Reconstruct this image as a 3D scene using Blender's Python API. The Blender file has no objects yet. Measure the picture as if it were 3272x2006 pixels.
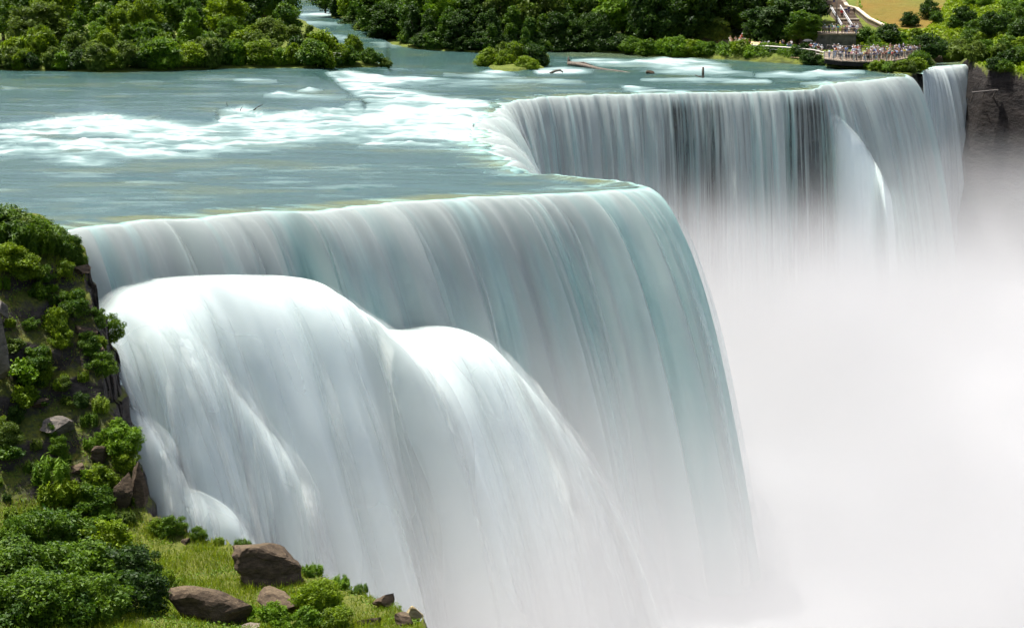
import bpy, bmesh, math, random
import numpy as np
from mathutils import Vector

# ------------------------------------------------------------------ camera, sky, sun, exposure
scene = bpy.context.scene
F = 6500.0                      # focal length in photograph pixels (3272 wide)
CX, CY = 1636.0, 1003.0
PITCH = math.atan(1197.0 / F)   # the river's horizon lies above the frame
CAMZ = 22.0                     # lookout height above the falls' brink

cam_d = bpy.data.cameras.new('camera')
cam_d.sensor_width = 36.0
cam_d.lens = 36.0 * F / 3272.0
cam_d.clip_start = 0.5
cam_d.clip_end = 5000.0
cam = bpy.data.objects.new('camera', cam_d)
scene.collection.objects.link(cam)
cam.location = (0, 0, CAMZ)
cam.rotation_euler = (math.pi / 2 - PITCH, 0, 0)
scene.camera = cam

SUN_EL = math.radians(68)
SUN_AZ_VEC = (-0.80, 0.60)      # horizontal direction towards the sun: left and beyond
world = bpy.data.worlds.new('World')
scene.world = world
world.use_nodes = True
wn = world.node_tree
for n in list(wn.nodes):
    wn.nodes.remove(n)
w_out = wn.nodes.new('ShaderNodeOutputWorld')
w_bg = wn.nodes.new('ShaderNodeBackground')
w_sky = wn.nodes.new('ShaderNodeTexSky')
w_sky.sky_type = 'NISHITA'
w_sky.sun_disc = False
w_sky.sun_elevation = SUN_EL
w_sky.sun_rotation = math.atan2(SUN_AZ_VEC[0], SUN_AZ_VEC[1])
w_sky.air_density = 1.0
w_sky.dust_density = 5.0
w_sky.ozone_density = 1.0
w_bg.inputs['Strength'].default_value = 0.10
wn.links.new(w_sky.outputs[0], w_bg.inputs['Color'])
wn.links.new(w_bg.outputs[0], w_out.inputs['Surface'])

sun_d = bpy.data.lights.new('sun', 'SUN')
sun_d.energy = 4.6
sun_d.angle = math.radians(0.53)
sun_d.color = (1.0, 0.98, 0.94)
sun = bpy.data.objects.new('sun', sun_d)
scene.collection.objects.link(sun)
ce = math.cos(SUN_EL)
sdir = Vector((SUN_AZ_VEC[0] * ce, SUN_AZ_VEC[1] * ce, math.sin(SUN_EL))).normalized()
sun.rotation_euler = sdir.to_track_quat('Z', 'Y').to_euler()
sun.location = (-60, 200, 120)

scene.view_settings.view_transform = 'Standard'
scene.view_settings.look = 'None'
scene.view_settings.exposure = 0.8
scene.view_settings.gamma = 1.0
scene.view_settings.use_curve_mapping = False
scene.render.engine = 'CYCLES'
scene.cycles.use_denoising = True
scene.cycles.use_adaptive_sampling = True
scene.cycles.adaptive_threshold = 0.045
scene.cycles.adaptive_min_samples = 16
scene.cycles.max_bounces = 6
scene.cycles.diffuse_bounces = 3
scene.cycles.glossy_bounces = 2
scene.cycles.transmission_bounces = 4
scene.cycles.transparent_max_bounces = 16
scene.cycles.volume_bounces = 3
scene.cycles.volume_step_rate = 0.5
scene.cycles.volume_max_steps = 128
scene.cycles.caustics_reflective = False
scene.cycles.caustics_refractive = False

# ------------------------------------------------------------------ helpers
random.seed(7)
rng = np.random.default_rng(7)
col = scene.collection
SP, CP = math.sin(PITCH), math.cos(PITCH)


def ray(x, y):
    a = (x - CX) / F
    b = (CY - y) / F
    return np.array([a, CP + b * SP, -SP + b * CP])


def PZ(x, y, z=0.0):            # the point of level z that shows at a photograph position
    d = ray(x, y)
    t = (z - CAMZ) / d[2]
    return np.array([0, 0, CAMZ]) + t * d


def PY(x, y, Y):                # the point at distance Y that shows there
    d = ray(x, y)
    return np.array([0, 0, CAMZ]) + d * (Y / d[1])


def pix(X, Y, Z):               # world -> photograph position
    dz = Z - CAMZ
    f = Y * CP - dz * SP
    u = Y * SP + dz * CP
    return CX + F * X / f, CY - F * u / f


def _h(ix, iy, iz, seed):
    n = (ix * 374761393 + iy * 668265263 + iz * 2147483647 + seed * 1274126177) & 0xffffffff
    n = ((n ^ (n >> 13)) * 1274126177) & 0xffffffff
    n = (n ^ (n >> 16)) & 0xffffffff
    n = (n * 2246822519) & 0xffffffff
    n = n ^ (n >> 15)
    return (n & 0xffff) / 65535.0 * 2 - 1


def noise(x, y=0.0, z=0.0, seed=0):
    x, y, z = np.broadcast_arrays(np.asarray(x, float), np.asarray(y, float), np.asarray(z, float))
    ix, iy, iz = np.floor(x).astype(np.int64), np.floor(y).astype(np.int64), np.floor(z).astype(np.int64)
    fx, fy, fz = x - ix, y - iy, z - iz
    fx, fy, fz = [f * f * f * (f * (f * 6 - 15) + 10) for f in (fx, fy, fz)]
    r = 0
    for a in (0, 1):
        for b in (0, 1):
            for c in (0, 1):
                w = (fx if a else 1 - fx) * (fy if b else 1 - fy) * (fz if c else 1 - fz)
                r = r + w * _h(ix + a, iy + b, iz + c, seed)
    return r


def fbm(x, y=0.0, z=0.0, seed=0, octs=4, gain=0.5):
    a, s, r = 1.0, 0.0, 0
    for o in range(octs):
        k = 2.03 ** o
        r = r + a * noise(np.asarray(x) * k, np.asarray(y) * k, np.asarray(z) * k, seed + o * 17)
        s += a
        a *= gain
    return r / s


def sstep(a, b, x):
    t = np.clip((np.asarray(x, float) - a) / (b - a), 0, 1)
    return t * t * (3 - 2 * t)


def poly_sd(px, py, poly):      # signed distance, positive inside
    poly = np.asarray(poly, float)
    n = len(poly)
    d = np.full(px.shape, 1e18)
    inside = np.zeros(px.shape, bool)
    for i in range(n):
        x0, y0 = poly[i]
        x1, y1 = poly[(i + 1) % n]
        ex, ey = x1 - x0, y1 - y0
        wx, wy = px - x0, py - y0
        t = np.clip((wx * ex + wy * ey) / (ex * ex + ey * ey + 1e-12), 0, 1)
        d = np.minimum(d, (wx - ex * t) ** 2 + (wy - ey * t) ** 2)
        c = ((y0 <= py) != (y1 <= py))
        with np.errstate(divide='ignore', invalid='ignore'):
            xi = x0 + (py - y0) * ex / (ey if abs(ey) > 1e-12 else 1e-12)
        inside ^= (c & (px < xi))
    d = np.sqrt(d)
    return np.where(inside, d, -d)


def line_dist(px, py, pts):     # unsigned distance to a polyline and the running parameter
    d = np.full(px.shape, 1e18)
    for (x0, y0), (x1, y1) in zip(pts[:-1], pts[1:]):
        ex, ey = x1 - x0, y1 - y0
        t = np.clip(((px - x0) * ex + (py - y0) * ey) / (ex * ex + ey * ey), 0, 1)
        d = np.minimum(d, (px - x0 - ex * t) ** 2 + (py - y0 - ey * t) ** 2)
    return np.sqrt(d)


def mesh_np(name, verts, faces, smooth=True):
    me = bpy.data.meshes.new(name)
    verts = np.asarray(verts, np.float32)
    faces = np.asarray(faces, np.int32)
    k = faces.shape[1]
    me.vertices.add(len(verts))
    me.vertices.foreach_set('co', verts.ravel())
    me.loops.add(faces.size)
    me.loops.foreach_set('vertex_index', faces.ravel())
    me.polygons.add(len(faces))
    me.polygons.foreach_set('loop_start', np.arange(0, faces.size, k, dtype=np.int32))
    me.polygons.foreach_set('loop_total', np.full(len(faces), k, np.int32))
    me.polygons.foreach_set('use_smooth', np.full(len(faces), smooth))
    me.update(calc_edges=True)
    me.validate()
    return me


def fattr(me, name, vals):
    a = me.attributes.new(name, 'FLOAT', 'POINT')
    a.data.foreach_set('value', np.asarray(vals, np.float32).ravel())


def vattr(me, name, vals):
    a = me.attributes.new(name, 'FLOAT_VECTOR', 'POINT')
    a.data.foreach_set('vector', np.asarray(vals, np.float32).ravel())


def grid_faces(nr, nc):
    i = np.arange(nr * nc).reshape(nr, nc)
    return np.stack([i[:-1, :-1], i[:-1, 1:], i[1:, 1:], i[1:, :-1]], -1).reshape(-1, 4)


def obj(name, me, mat=None, parent=None, loc=None):
    o = bpy.data.objects.new(name, me)
    col.objects.link(o)
    if mat is not None and me is not None:
        if len(me.materials) == 0:
            me.materials.append(mat)
        elif me.materials[0] != mat:
            o.material_slots[0].link = 'OBJECT'
            o.material_slots[0].material = mat
    if parent is not None:
        o.parent = parent
    if loc is not None:
        o.location = loc
    return o


def tag(o, label=None, cat=None, group=None, kind=None):
    if label:
        o['label'] = label
    if cat:
        o['category'] = cat
    if group:
        o['group'] = group
    if kind:
        o['kind'] = kind
    return o


def empty(name, loc, rz=0.0, label=None, cat=None, group=None, scale=1.0):
    o = bpy.data.objects.new(name, None)
    o.empty_display_size = 0.2
    col.objects.link(o)
    o.location = loc
    o.rotation_euler = (0, 0, rz)
    o.scale = (scale,) * 3 if not hasattr(scale, '__len__') else scale
    return tag(o, label, cat, group)


ORD = ['first', 'second', 'third', 'fourth', 'fifth', 'sixth', 'seventh', 'eighth', 'ninth', 'tenth', 'eleventh',
       'twelfth', 'thirteenth', 'fourteenth', 'fifteenth', 'sixteenth', 'seventeenth', 'eighteenth', 'nineteenth',
       'twentieth']


def nth(i):
    if i < 20:
        return ORD[i]
    tens = ['twenty', 'thirty', 'forty', 'fifty', 'sixty'][(i + 1) // 10 - 2]
    u = (i + 1) % 10
    return (tens[:-1] + 'ieth') if u == 0 else tens + '-' + ORD[u - 1]


class MB:                       # collects tubes and boxes into one mesh
    def __init__(self):
        self.v, self.f = [], []

    def tube(self, pts, rad, sides=6, cap=True):
        pts = [np.asarray(p, float) for p in pts]
        if not hasattr(rad, '__len__'):
            rad = [rad] * len(pts)
        base = len(self.v)
        ref = np.array([0.31, 0.17, 0.93])
        for i, p in enumerate(pts):
            t = pts[min(i + 1, len(pts) - 1)] - pts[max(i - 1, 0)]
            t = t / (np.linalg.norm(t) + 1e-9)
            if abs(t @ ref) > 0.95:
                ref = np.array([0.9, 0.3, 0.1])
            a = np.cross(t, ref); a /= np.linalg.norm(a)
            b = np.cross(t, a)
            for k in range(sides):
                an = 2 * math.pi * k / sides
                self.v.append(p + rad[i] * (math.cos(an) * a + math.sin(an) * b))
        for i in range(len(pts) - 1):
            for k in range(sides):
                k2 = (k + 1) % sides
                self.f.append((base + i * sides + k, base + i * sides + k2, base + (i + 1) * sides + k2, base + (i + 1) * sides + k))
        if cap:
            self.f.append(tuple(base + k for k in range(sides))[::-1])
            self.f.append(tuple(base + (len(pts) - 1) * sides + k for k in range(sides)))
        return self

    def box(self, c, size, rz=0.0):
        b = len(self.v)
        cs, sn = math.cos(rz), math.sin(rz)
        for dz in (-.5, .5):
            for dx, dy in ((-.5, -.5), (.5, -.5), (.5, .5), (-.5, .5)):
                x, y = dx * size[0], dy * size[1]
                self.v.append(np.array([c[0] + x * cs - y * sn, c[1] + x * sn + y * cs, c[2] + dz * size[2]]))
        for q in ((0, 3, 2, 1), (4, 5, 6, 7), (0, 1, 5, 4), (1, 2, 6, 5), (2, 3, 7, 6), (3, 0, 4, 7)):
            self.f.append(tuple(b + k for k in q))
        return self

    def beam(self, a, b, w, h):  # bar of rectangular section between two points
        a, b = np.asarray(a, float), np.asarray(b, float)
        t = b - a
        t /= np.linalg.norm(t)
        s = np.cross(t, (0, 0, 1)); s /= np.linalg.norm(s)
        u = np.cross(s, t)
        i = len(self.v)
        for p in (a, b):
            for ds, du in ((-.5, -.5), (.5, -.5), (.5, .5), (-.5, .5)):
                self.v.append(p + s * ds * w + u * du * h)
        for q in ((0, 1, 2, 3), (7, 6, 5, 4), (0, 4, 5, 1), (1, 5, 6, 2), (2, 6, 7, 3), (3, 7, 4, 0)):
            self.f.append(tuple(i + k for k in q))
        return self

    def mesh(self, name, smooth=False):
        me = bpy.data.meshes.new(name)
        me.from_pydata([tuple(map(float, v)) for v in self.v], [], self.f)
        if smooth:
            me.polygons.foreach_set('use_smooth', [True] * len(me.polygons))
        me.update()
        return me


# ------------------------------------------------------------------ materials
def new_mat(name):
    m = bpy.data.materials.new(name)
    m.use_nodes = True
    nt = m.node_tree
    for n in list(nt.nodes):
        nt.nodes.remove(n)
    out = nt.nodes.new('ShaderNodeOutputMaterial')
    return m, nt, out


def N(nt, t, **kw):
    n = nt.nodes.new('ShaderNode' + t)
    for k, v in kw.items():
        if k in n.inputs.keys():
            n.inputs[k].default_value = v
        else:
            setattr(n, k, v)
    return n


def L(nt, a, b):
    nt.links.new(a, b)


def math_n(nt, op, a, b=None, clamp=False):
    n = nt.nodes.new('ShaderNodeMath')
    n.operation = op
    n.use_clamp = clamp
    for i, v in enumerate((a, b)):
        if v is None:
            continue
        if isinstance(v, (int, float)):
            n.inputs[i].default_value = v
        else:
            nt.links.new(v, n.inputs[i])
    return n.outputs[0]


def mixc(nt, fac, a, b):
    n = nt.nodes.new('ShaderNodeMix')
    n.data_type = 'RGBA'
    for sock, v in ((n.inputs[0], fac), (n.inputs[6], a), (n.inputs[7], b)):
        if isinstance(v, (int, float)):
            sock.default_value = v
        elif isinstance(v, tuple):
            sock.default_value = (*v, 1.0) if len(v) == 3 else v
        else:
            nt.links.new(v, sock)
    return n.outputs[2]


def ramp(nt, fac, stops, interp='LINEAR'):
    n = nt.nodes.new('ShaderNodeValToRGB')
    n.color_ramp.interpolation = interp
    els = n.color_ramp.elements
    while len(els) < len(stops):
        els.new(0.5)
    for e, (p, c) in zip(els, stops):
        e.position = p
        e.color = (*c, 1.0) if len(c) == 3 else c
    nt.links.new(fac, n.inputs[0])
    return n.outputs[0]


def attr(nt, name, out='Fac'):
    n = nt.nodes.new('ShaderNodeAttribute')
    n.attribute_name = name
    return n.outputs[out]


def noise_n(nt, vec, scale, detail=3.0, rough=0.5, dims='3D'):
    n = nt.nodes.new('ShaderNodeTexNoise')
    n.noise_dimensions = dims
    n.inputs['Scale'].default_value = scale
    n.inputs['Detail'].default_value = detail
    n.inputs['Roughness'].default_value = rough
    if vec is not None:
        nt.links.new(vec, n.inputs['Vector'])
    return n.outputs['Fac']


def vscale(nt, vec, s):
    n = nt.nodes.new('ShaderNodeVectorMath')
    n.operation = 'MULTIPLY'
    nt.links.new(vec, n.inputs[0])
    n.inputs[1].default_value = s
    return n.outputs[0]


def simple_mat(name, c, rough=0.8, var=0.12, scale=3.0, metallic=0.0, bump=0.0):
    m, nt, out = new_mat(name)
    p = N(nt, 'BsdfPrincipled', Roughness=rough, Metallic=metallic)
    geo = N(nt, 'NewGeometry')
    f = noise_n(nt, geo.outputs['Position'], scale, 4.0, 0.6)
    c1 = tuple(max(0, v * (1 - var * 2)) for v in c)
    c2 = tuple(min(1, v * (1 + var * 2)) for v in c)
    L(nt, ramp(nt, f, [(0.3, c1), (0.7, c2)]), p.inputs['Base Color'])
    if bump:
        b = N(nt, 'Bump', Strength=bump, Distance=0.05)
        L(nt, f, b.inputs['Height'])
        L(nt, b.outputs[0], p.inputs['Normal'])
    L(nt, p.outputs[0], out.inputs['Surface'])
    return m


def leaf_mat(name, dark, light, trans=0.42):
    m, nt, out = new_mat(name)
    info = N(nt, 'ObjectInfo')
    v = attr(nt, 'var')
    f = math_n(nt, 'ADD', math_n(nt, 'MULTIPLY', v, 0.75), math_n(nt, 'MULTIPLY', info.outputs['Random'], 0.3), True)
    c = ramp(nt, f, [(0.05, dark), (0.95, light)])
    d = N(nt, 'BsdfPrincipled', Roughness=0.55)
    d.inputs['Specular IOR Level'].default_value = 0.25
    t = N(nt, 'BsdfTranslucent')
    L(nt, c, d.inputs['Base Color'])
    L(nt, c, t.inputs['Color'])
    mx = N(nt, 'MixShader')
    mx.inputs[0].default_value = trans
    L(nt, d.outputs[0], mx.inputs[1])
    L(nt, t.outputs[0], mx.inputs[2])
    L(nt, mx.outputs[0], out.inputs['Surface'])
    return m


def water_mat(name, fall=False):
    """Flowing water: clear teal where smooth, white where aerated; the streaks run along the stored flow."""
    m, nt, out = new_mat(name)
    flow = attr(nt, 'flow', 'Vector')       # x across the flow, y along it, in metres
    foam = attr(nt, 'foam')
    tint = attr(nt, 'tint')
    if fall:
        s1 = noise_n(nt, vscale(nt, flow, (0.85, 0.03, 1.0)), 1.0, 2.0, 0.45)
        s2 = noise_n(nt, vscale(nt, flow, (3.4, 0.06, 1.0)), 1.0, 2.0, 0.5)
        st = math_n(nt, 'ADD', math_n(nt, 'MULTIPLY', s1, 0.72), math_n(nt, 'MULTIPLY', s2, 0.28))
        k = math_n(nt, 'MULTIPLY', math_n(nt, 'SUBTRACT', st, 0.5), 2.3)
    else:
        s1 = noise_n(nt, vscale(nt, flow, (0.55, 0.075, 1.0)), 1.0, 3.0, 0.6)
        s2 = noise_n(nt, vscale(nt, flow, (2.2, 0.16, 1.0)), 1.0, 3.0, 0.6)
        st = math_n(nt, 'ADD', math_n(nt, 'MULTIPLY', s1, 0.5), math_n(nt, 'MULTIPLY', s2, 0.5))
        k = math_n(nt, 'MULTIPLY', math_n(nt, 'SUBTRACT', st, 0.53), 1.5)
    ff = math_n(nt, 'ADD', foam, math_n(nt, 'MULTIPLY', k, attr(nt, 'streak')), True)
    hue = noise_n(nt, vscale(nt, flow, (0.12, 0.03, 1.0)), 1.0, 3.0, 0.6)
    body = ramp(nt, hue, [(0.3, (0.027, 0.069, 0.066)), (0.7, (0.042, 0.090, 0.078))])
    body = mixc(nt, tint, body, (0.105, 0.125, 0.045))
    c = ramp_mix = None
    n = nt.nodes.new('ShaderNodeValToRGB')
    els = n.color_ramp.elements
    els[0].position, els[0].color = 0.0, (0.0, 0.0, 0.0, 1)
    els[1].position, els[1].color = 1.0, (1, 1, 1, 1)
    L(nt, ff, n.inputs[0])
    mid = mixc(nt, math_n(nt, 'MULTIPLY', ff, 1.6, True), body, (0.44, 0.72, 0.66) if fall else (0.24, 0.34, 0.325))
    c = mixc(nt, math_n(nt, 'SUBTRACT', math_n(nt, 'MULTIPLY', ff, 1.9), 0.9, True), mid, (0.85, 0.94, 0.895) if fall else (0.47, 0.485, 0.48))
    p = N(nt, 'BsdfPrincipled')
    p.inputs['IOR'].default_value = 1.33
    L(nt, c, p.inputs['Base Color'])
    rr = math_n(nt, 'ADD', math_n(nt, 'MULTIPLY', ff, 0.6), 0.22, True)
    L(nt, rr, p.inputs['Roughness'])
    L(nt, math_n(nt, 'SUBTRACT', 0.34, math_n(nt, 'MULTIPLY', ff, 0.26)), p.inputs['Specular IOR Level'])
    b = N(nt, 'Bump', Strength=0.35, Distance=0.25 if not fall else 0.12)
    L(nt, st, b.inputs['Height'])
    if fall:
        L(nt, math_n(nt, 'MULTIPLY', attr(nt, 'streak'), 0.28), b.inputs['Strength'])
    L(nt, b.outputs[0], p.inputs['Normal'])
    t = N(nt, 'BsdfTranslucent')
    L(nt, c, t.inputs['Color'])
    mx = N(nt, 'MixShader')
    L(nt, math_n(nt, 'MULTIPLY', ff, math_n(nt, 'MULTIPLY', attr(nt, 'streak'), 0.8)) if fall else math_n(nt, 'MULTIPLY', ff, 0.12), mx.inputs[0])
    L(nt, p.outputs[0], mx.inputs[1])
    L(nt, t.outputs[0], mx.inputs[2])
    if fall:
        tr = N(nt, 'BsdfTransparent')
        thin = attr(nt, 'thin')
        s3 = noise_n(nt, vscale(nt, flow, (1.7, 0.03, 1.0)), 1.0, 3.0, 0.65)
        g = math_n(nt, 'MULTIPLY', math_n(nt, 'SUBTRACT', math_n(nt, 'ADD', thin, s3), 0.80), 3.0, True)
        g = math_n(nt, 'MULTIPLY', g, 0.85)
        g = math_n(nt, 'MAXIMUM', g, attr(nt, 'fade'))
        mx2 = N(nt, 'MixShader')
        L(nt, g, mx2.inputs[0])
        L(nt, mx.outputs[0], mx2.inputs[1])
        L(nt, tr.outputs[0], mx2.inputs[2])
        L(nt, mx2.outputs[0], out.inputs['Surface'])
    else:
        L(nt, mx.outputs[0], out.inputs['Surface'])
    return m


def terrain_mat(name, rock_a, rock_b, soil_a, soil_b, scale=1.0, flat=(0.55, 0.8)):
    m, nt, out = new_mat(name)
    geo = N(nt, 'NewGeometry')
    pos = geo.outputs['Position']
    sep = N(nt, 'SeparateXYZ')
    L(nt, geo.outputs['Normal'], sep.inputs[0])
    f1 = noise_n(nt, vscale(nt, pos, (1.0, 1.0, 2.6)), 0.7 * scale, 6.0, 0.65)
    f2 = noise_n(nt, pos, 2.3 * scale, 5.0, 0.6)
    rock = ramp(nt, f1, [(0.25, rock_a), (0.75, rock_b)])
    soil = ramp(nt, f2, [(0.3, soil_a), (0.7, soil_b)])
    fl = math_n(nt, 'ADD', sep.outputs[2], math_n(nt, 'MULTIPLY', math_n(nt, 'SUBTRACT', f2, 0.5), 0.5))
    fac = ramp(nt, fl, [(flat[0], (0, 0, 0)), (flat[1], (1, 1, 1))])
    p = N(nt, 'BsdfPrincipled', Roughness=0.9)
    p.inputs['Specular IOR Level'].default_value = 0.2
    soil = mixc(nt, attr(nt, 'dry'), soil, (0.165, 0.105, 0.016))
    L(nt, mixc(nt, fac, rock, soil), p.inputs['Base Color'])
    b = N(nt, 'Bump', Strength=0.9, Distance=0.25 / scale)
    L(nt, math_n(nt, 'ADD', f1, math_n(nt, 'MULTIPLY', f2, 0.4)), b.inputs['Height'])
    L(nt, b.outputs[0], p.inputs['Normal'])
    L(nt, p.outputs[0], out.inputs['Surface'])
    return m


M = {}
M['river'] = water_mat('river_water')
M['fall'] = water_mat('falling_water', True)
def spray_mat():
    m, nt, out = new_mat('loose_spray')
    d = N(nt, 'BsdfDiffuse')
    d.inputs['Color'].default_value = (0.89, 0.94, 0.91, 1)
    tl = N(nt, 'BsdfTranslucent')
    tl.inputs['Color'].default_value = (0.89, 0.94, 0.91, 1)
    mx = N(nt, 'MixShader')
    mx.inputs[0].default_value = 0.4
    L(nt, d.outputs[0], mx.inputs[1])
    L(nt, tl.outputs[0], mx.inputs[2])
    tr = N(nt, 'BsdfTransparent')
    m2 = N(nt, 'MixShader')
    L(nt, attr(nt, 'fade'), m2.inputs[0])
    L(nt, mx.outputs[0], m2.inputs[1])
    L(nt, tr.outputs[0], m2.inputs[2])
    L(nt, m2.outputs[0], out.inputs['Surface'])
    return m


M['spray'] = spray_mat()
M['near_bank'] = terrain_mat('near_cliff_rock', (0.018, 0.015, 0.013), (0.085, 0.070, 0.058), (0.05, 0.072, 0.010), (0.125, 0.130, 0.020), 1.6)
M['far_bank'] = terrain_mat('far_bank_earth', (0.008, 0.007, 0.007), (0.032, 0.026, 0.022), (0.07, 0.10, 0.012), (0.13, 0.15, 0.02), 0.35)
M['cliff'] = terrain_mat('wet_cliff_rock', (0.012, 0.012, 0.013), (0.045, 0.044, 0.043), (0.03, 0.035, 0.02), (0.06, 0.06, 0.04), 0.5)
M['boulder'] = terrain_mat('brown_boulder', (0.022, 0.016, 0.010), (0.125, 0.088, 0.056), (0.075, 0.056, 0.030), (0.15, 0.108, 0.066), 3.0, (0.8, 1.1))
M['grey_rock'] = terrain_mat('grey_limestone', (0.05, 0.045, 0.038), (0.20, 0.175, 0.145), (0.14, 0.115, 0.085), (0.24, 0.195, 0.15), 2.0, (0.8, 1.1))
M['tan_rock'] = terrain_mat('tan_sandstone', (0.17, 0.13, 0.06), (0.42, 0.34, 0.19), (0.3, 0.25, 0.12), (0.46, 0.38, 0.22), 2.2, (0.8, 1.1))
M['leaf_yellow'] = leaf_mat('yellow_green_leaves', (0.07, 0.13, 0.004), (0.225, 0.32, 0.006))
M['leaf_mid'] = leaf_mat('mid_green_leaves', (0.026, 0.08, 0.004), (0.125, 0.215, 0.008))
M['leaf_dark'] = leaf_mat('dark_green_leaves', (0.012, 0.04, 0.004), (0.06, 0.118, 0.008))
M['leaf_olive'] = leaf_mat('olive_willow_leaves', (0.052, 0.095, 0.008), (0.155, 0.22, 0.022))
M['leaf_bright'] = leaf_mat('fresh_green_leaves', (0.05, 0.125, 0.004), (0.175, 0.3, 0.008))
M['grass'] = leaf_mat('grass_blades', (0.085, 0.135, 0.006), (0.25, 0.31, 0.012), 0.35)
M['dry_grass'] = leaf_mat('dry_grass_blades', (0.13, 0.105, 0.03), (0.26, 0.205, 0.06), 0.3)
M['blossom'] = simple_mat('pale_blossom', (0.75, 0.72, 0.45), 0.7, 0.1)
M['bark'] = simple_mat('bark', (0.085, 0.065, 0.048), 0.95, 0.3, 6.0)
M['driftwood'] = simple_mat('driftwood', (0.13, 0.105, 0.08), 0.9, 0.35, 3.0, bump=0.4)
M['dead_wood'] = simple_mat('dark_wet_wood', (0.05, 0.042, 0.036), 0.8, 0.3, 3.0)
M['path'] = simple_mat('path_gravel', (0.44, 0.31, 0.17), 0.95, 0.12, 0.6)
M['concrete'] = simple_mat('concrete', (0.23, 0.18, 0.13), 0.9, 0.1, 1.5)
M['pale_stone'] = simple_mat('pale_coping_stone', (0.55, 0.46, 0.34), 0.9, 0.08, 1.5)
M['dark_stone'] = simple_mat('dark_wall_stone', (0.10, 0.092, 0.08), 0.95, 0.25, 1.2, bump=0.5)
M['paving'] = simple_mat('stair_paving', (0.22, 0.165, 0.115), 0.95, 0.12, 1.0)
M['rail_dark'] = simple_mat('dark_iron', (0.09, 0.075, 0.062), 0.6, 0.1, 4.0)
M['rail_pale'] = simple_mat('pale_painted_metal', (0.62, 0.56, 0.48), 0.5, 0.08, 4.0)
M['steel'] = simple_mat('brushed_steel', (0.6, 0.6, 0.6), 0.35, 0.05, 4.0)

# ------------------------------------------------------------------ the river and the falls' brink
# brink points: photograph position of the lip, direction and speed of the water leaving it, thinness of the curtain
BRINK = [
    (150, 752, .70, -.71, 3.0, -.25), (195, 743, .72, -.69, 3.2, -.25), (300, 727, .78, -.62, 3.4, -.12), (420, 712, .8, -.6, 3.6, 0), (560, 702, .82, -.57, 3.7, 0),
    (700, 692, .83, -.55, 3.8, 0), (850, 676, .84, -.54, 3.9, 0), (1000, 674, .85, -.53, 4.0, 0), (1230, 654, .86, -.51, 4.1, 0),
    (1450, 635, .87, -.49, 4.2, 0), (1750, 622, .9, -.43, 4.4, 0), (1930, 610, .94, -.34, 4.6, 0), (2040, 606, .98, -.17, 4.8, 0),
    (2062, 600, .99, .1, 4.8, 0), (2040, 592, .8, .6, 4.4, 0), (1960, 580, .5, .87, 3.4, 0), (1840, 566, .45, .89, 3.0, 0),
    (1700, 553, .6, .8, 3.0, 0), (1620, 522, .95, .3, 3.4, -.1), (1575, 485, 1, 0, 4.2, -.3), (1545, 445, .96, -.27, 5.0, -.4),
    (1550, 398, .87, -.5, 5.2, -.4), (1585, 356, .72, -.69, 4.8, -.3), (1630, 327, .56, -.83, 4.2, -.1), (1720, 314, .46, -.89, 3.3, .12),
    (1850, 306, .38, -.92, 2.8, .2), (2000, 301, .3, -.95, 2.5, .3), (2110, 299, .26, -.97, 2.2, .36), (2160, 298, .26, -.97, 2.0, .64), (2210, 297, .25, -.97, 2.1, .40), (2260, 297, .25, -.97, 2.1, .54), (2330, 296, .26, -.97, 2.3, .3),
    (2450, 293, .27, -.96, 2.5, .3), (2480, 292, .26, -.96, 2.3, .30), (2540, 289, .24, -.97, 2.0, .56), (2605, 285, .26, -.97, 2.0, .58), (2636, 272, .55, -.83, 3.2, .1),
    (2700, 265, .7, -.71, 3.6, -.15), (2780, 258, .78, -.62, 3.6, -.15), (2860, 249, .88, -.47, 3.5, -.15), (2892, 248, .98, -.2, 3.3, 0),
    (2902, 244, .9, .4, 3.2, 0), (2888, 239, .5, .86, 3.4, 0), (2860, 234, .3, .95, 3.0, 0), (2840, 229, .3, .95, 3.0, 0),
]


def catmull(P, n):
    P = np.asarray(P, float)
    k = len(P)
    t = np.linspace(0, k - 1.0001, n)
    i = t.astype(int)
    f = (t - i)[:, None]
    p0, p1, p2, p3 = P[np.maximum(i - 1, 0)], P[i], P[np.minimum(i + 1, k - 1)], P[np.minimum(i + 2, k - 1)]
    return 0.5 * (2 * p1 + (p2 - p0) * f + (2 * p0 - 5 * p1 + 4 * p2 - p3) * f ** 2 + (3 * p1 - p0 - 3 * p2 + p3) * f ** 3)


def brink_curve(pts, step_px=3.4):
    W = []
    for (x, y, dx, dy, v, th) in pts:
        p = PZ(x, y, 0.0)
        W.append((p[0], p[1], dx, dy, v, th))
    C = catmull(W, 6000)
    seg = np.hypot(np.diff(C[:, 0]), np.diff(C[:, 1]))
    scale = F / np.maximum(C[:-1, 1], 50)
    s = np.concatenate([[0], np.cumsum(seg * scale)])
    m = np.concatenate([[0], np.cumsum(seg)])
    n = int(s[-1] / step_px)
    q = np.linspace(0, s[-1], n)
    R = np.stack([np.interp(q, s, C[:, j]) for j in range(6)], 1)
    mm = np.interp(q, s, m)
    d = np.hypot(R[:, 2], R[:, 3])
    R[:, 2] /= d
    R[:, 3] /= d
    return R, mm


BR, BR_M = brink_curve(BRINK)
BR_POLY = [(p[0], p[1]) for p in (PZ(x, y, 0) for (x, y, *_r) in BRINK)]
# upstream closure of the river
RIVER_POLY = [tuple(BR[i, :2]) for i in range(0, len(BR), 4)] + [(BR[-1, 0] + 3, BR[-1, 1] + 2)] + [tuple(PZ(2960, 150, 0)[:2]), (170, 900), (-330, 900), (-120, 200), (-75, 150)]

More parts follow.
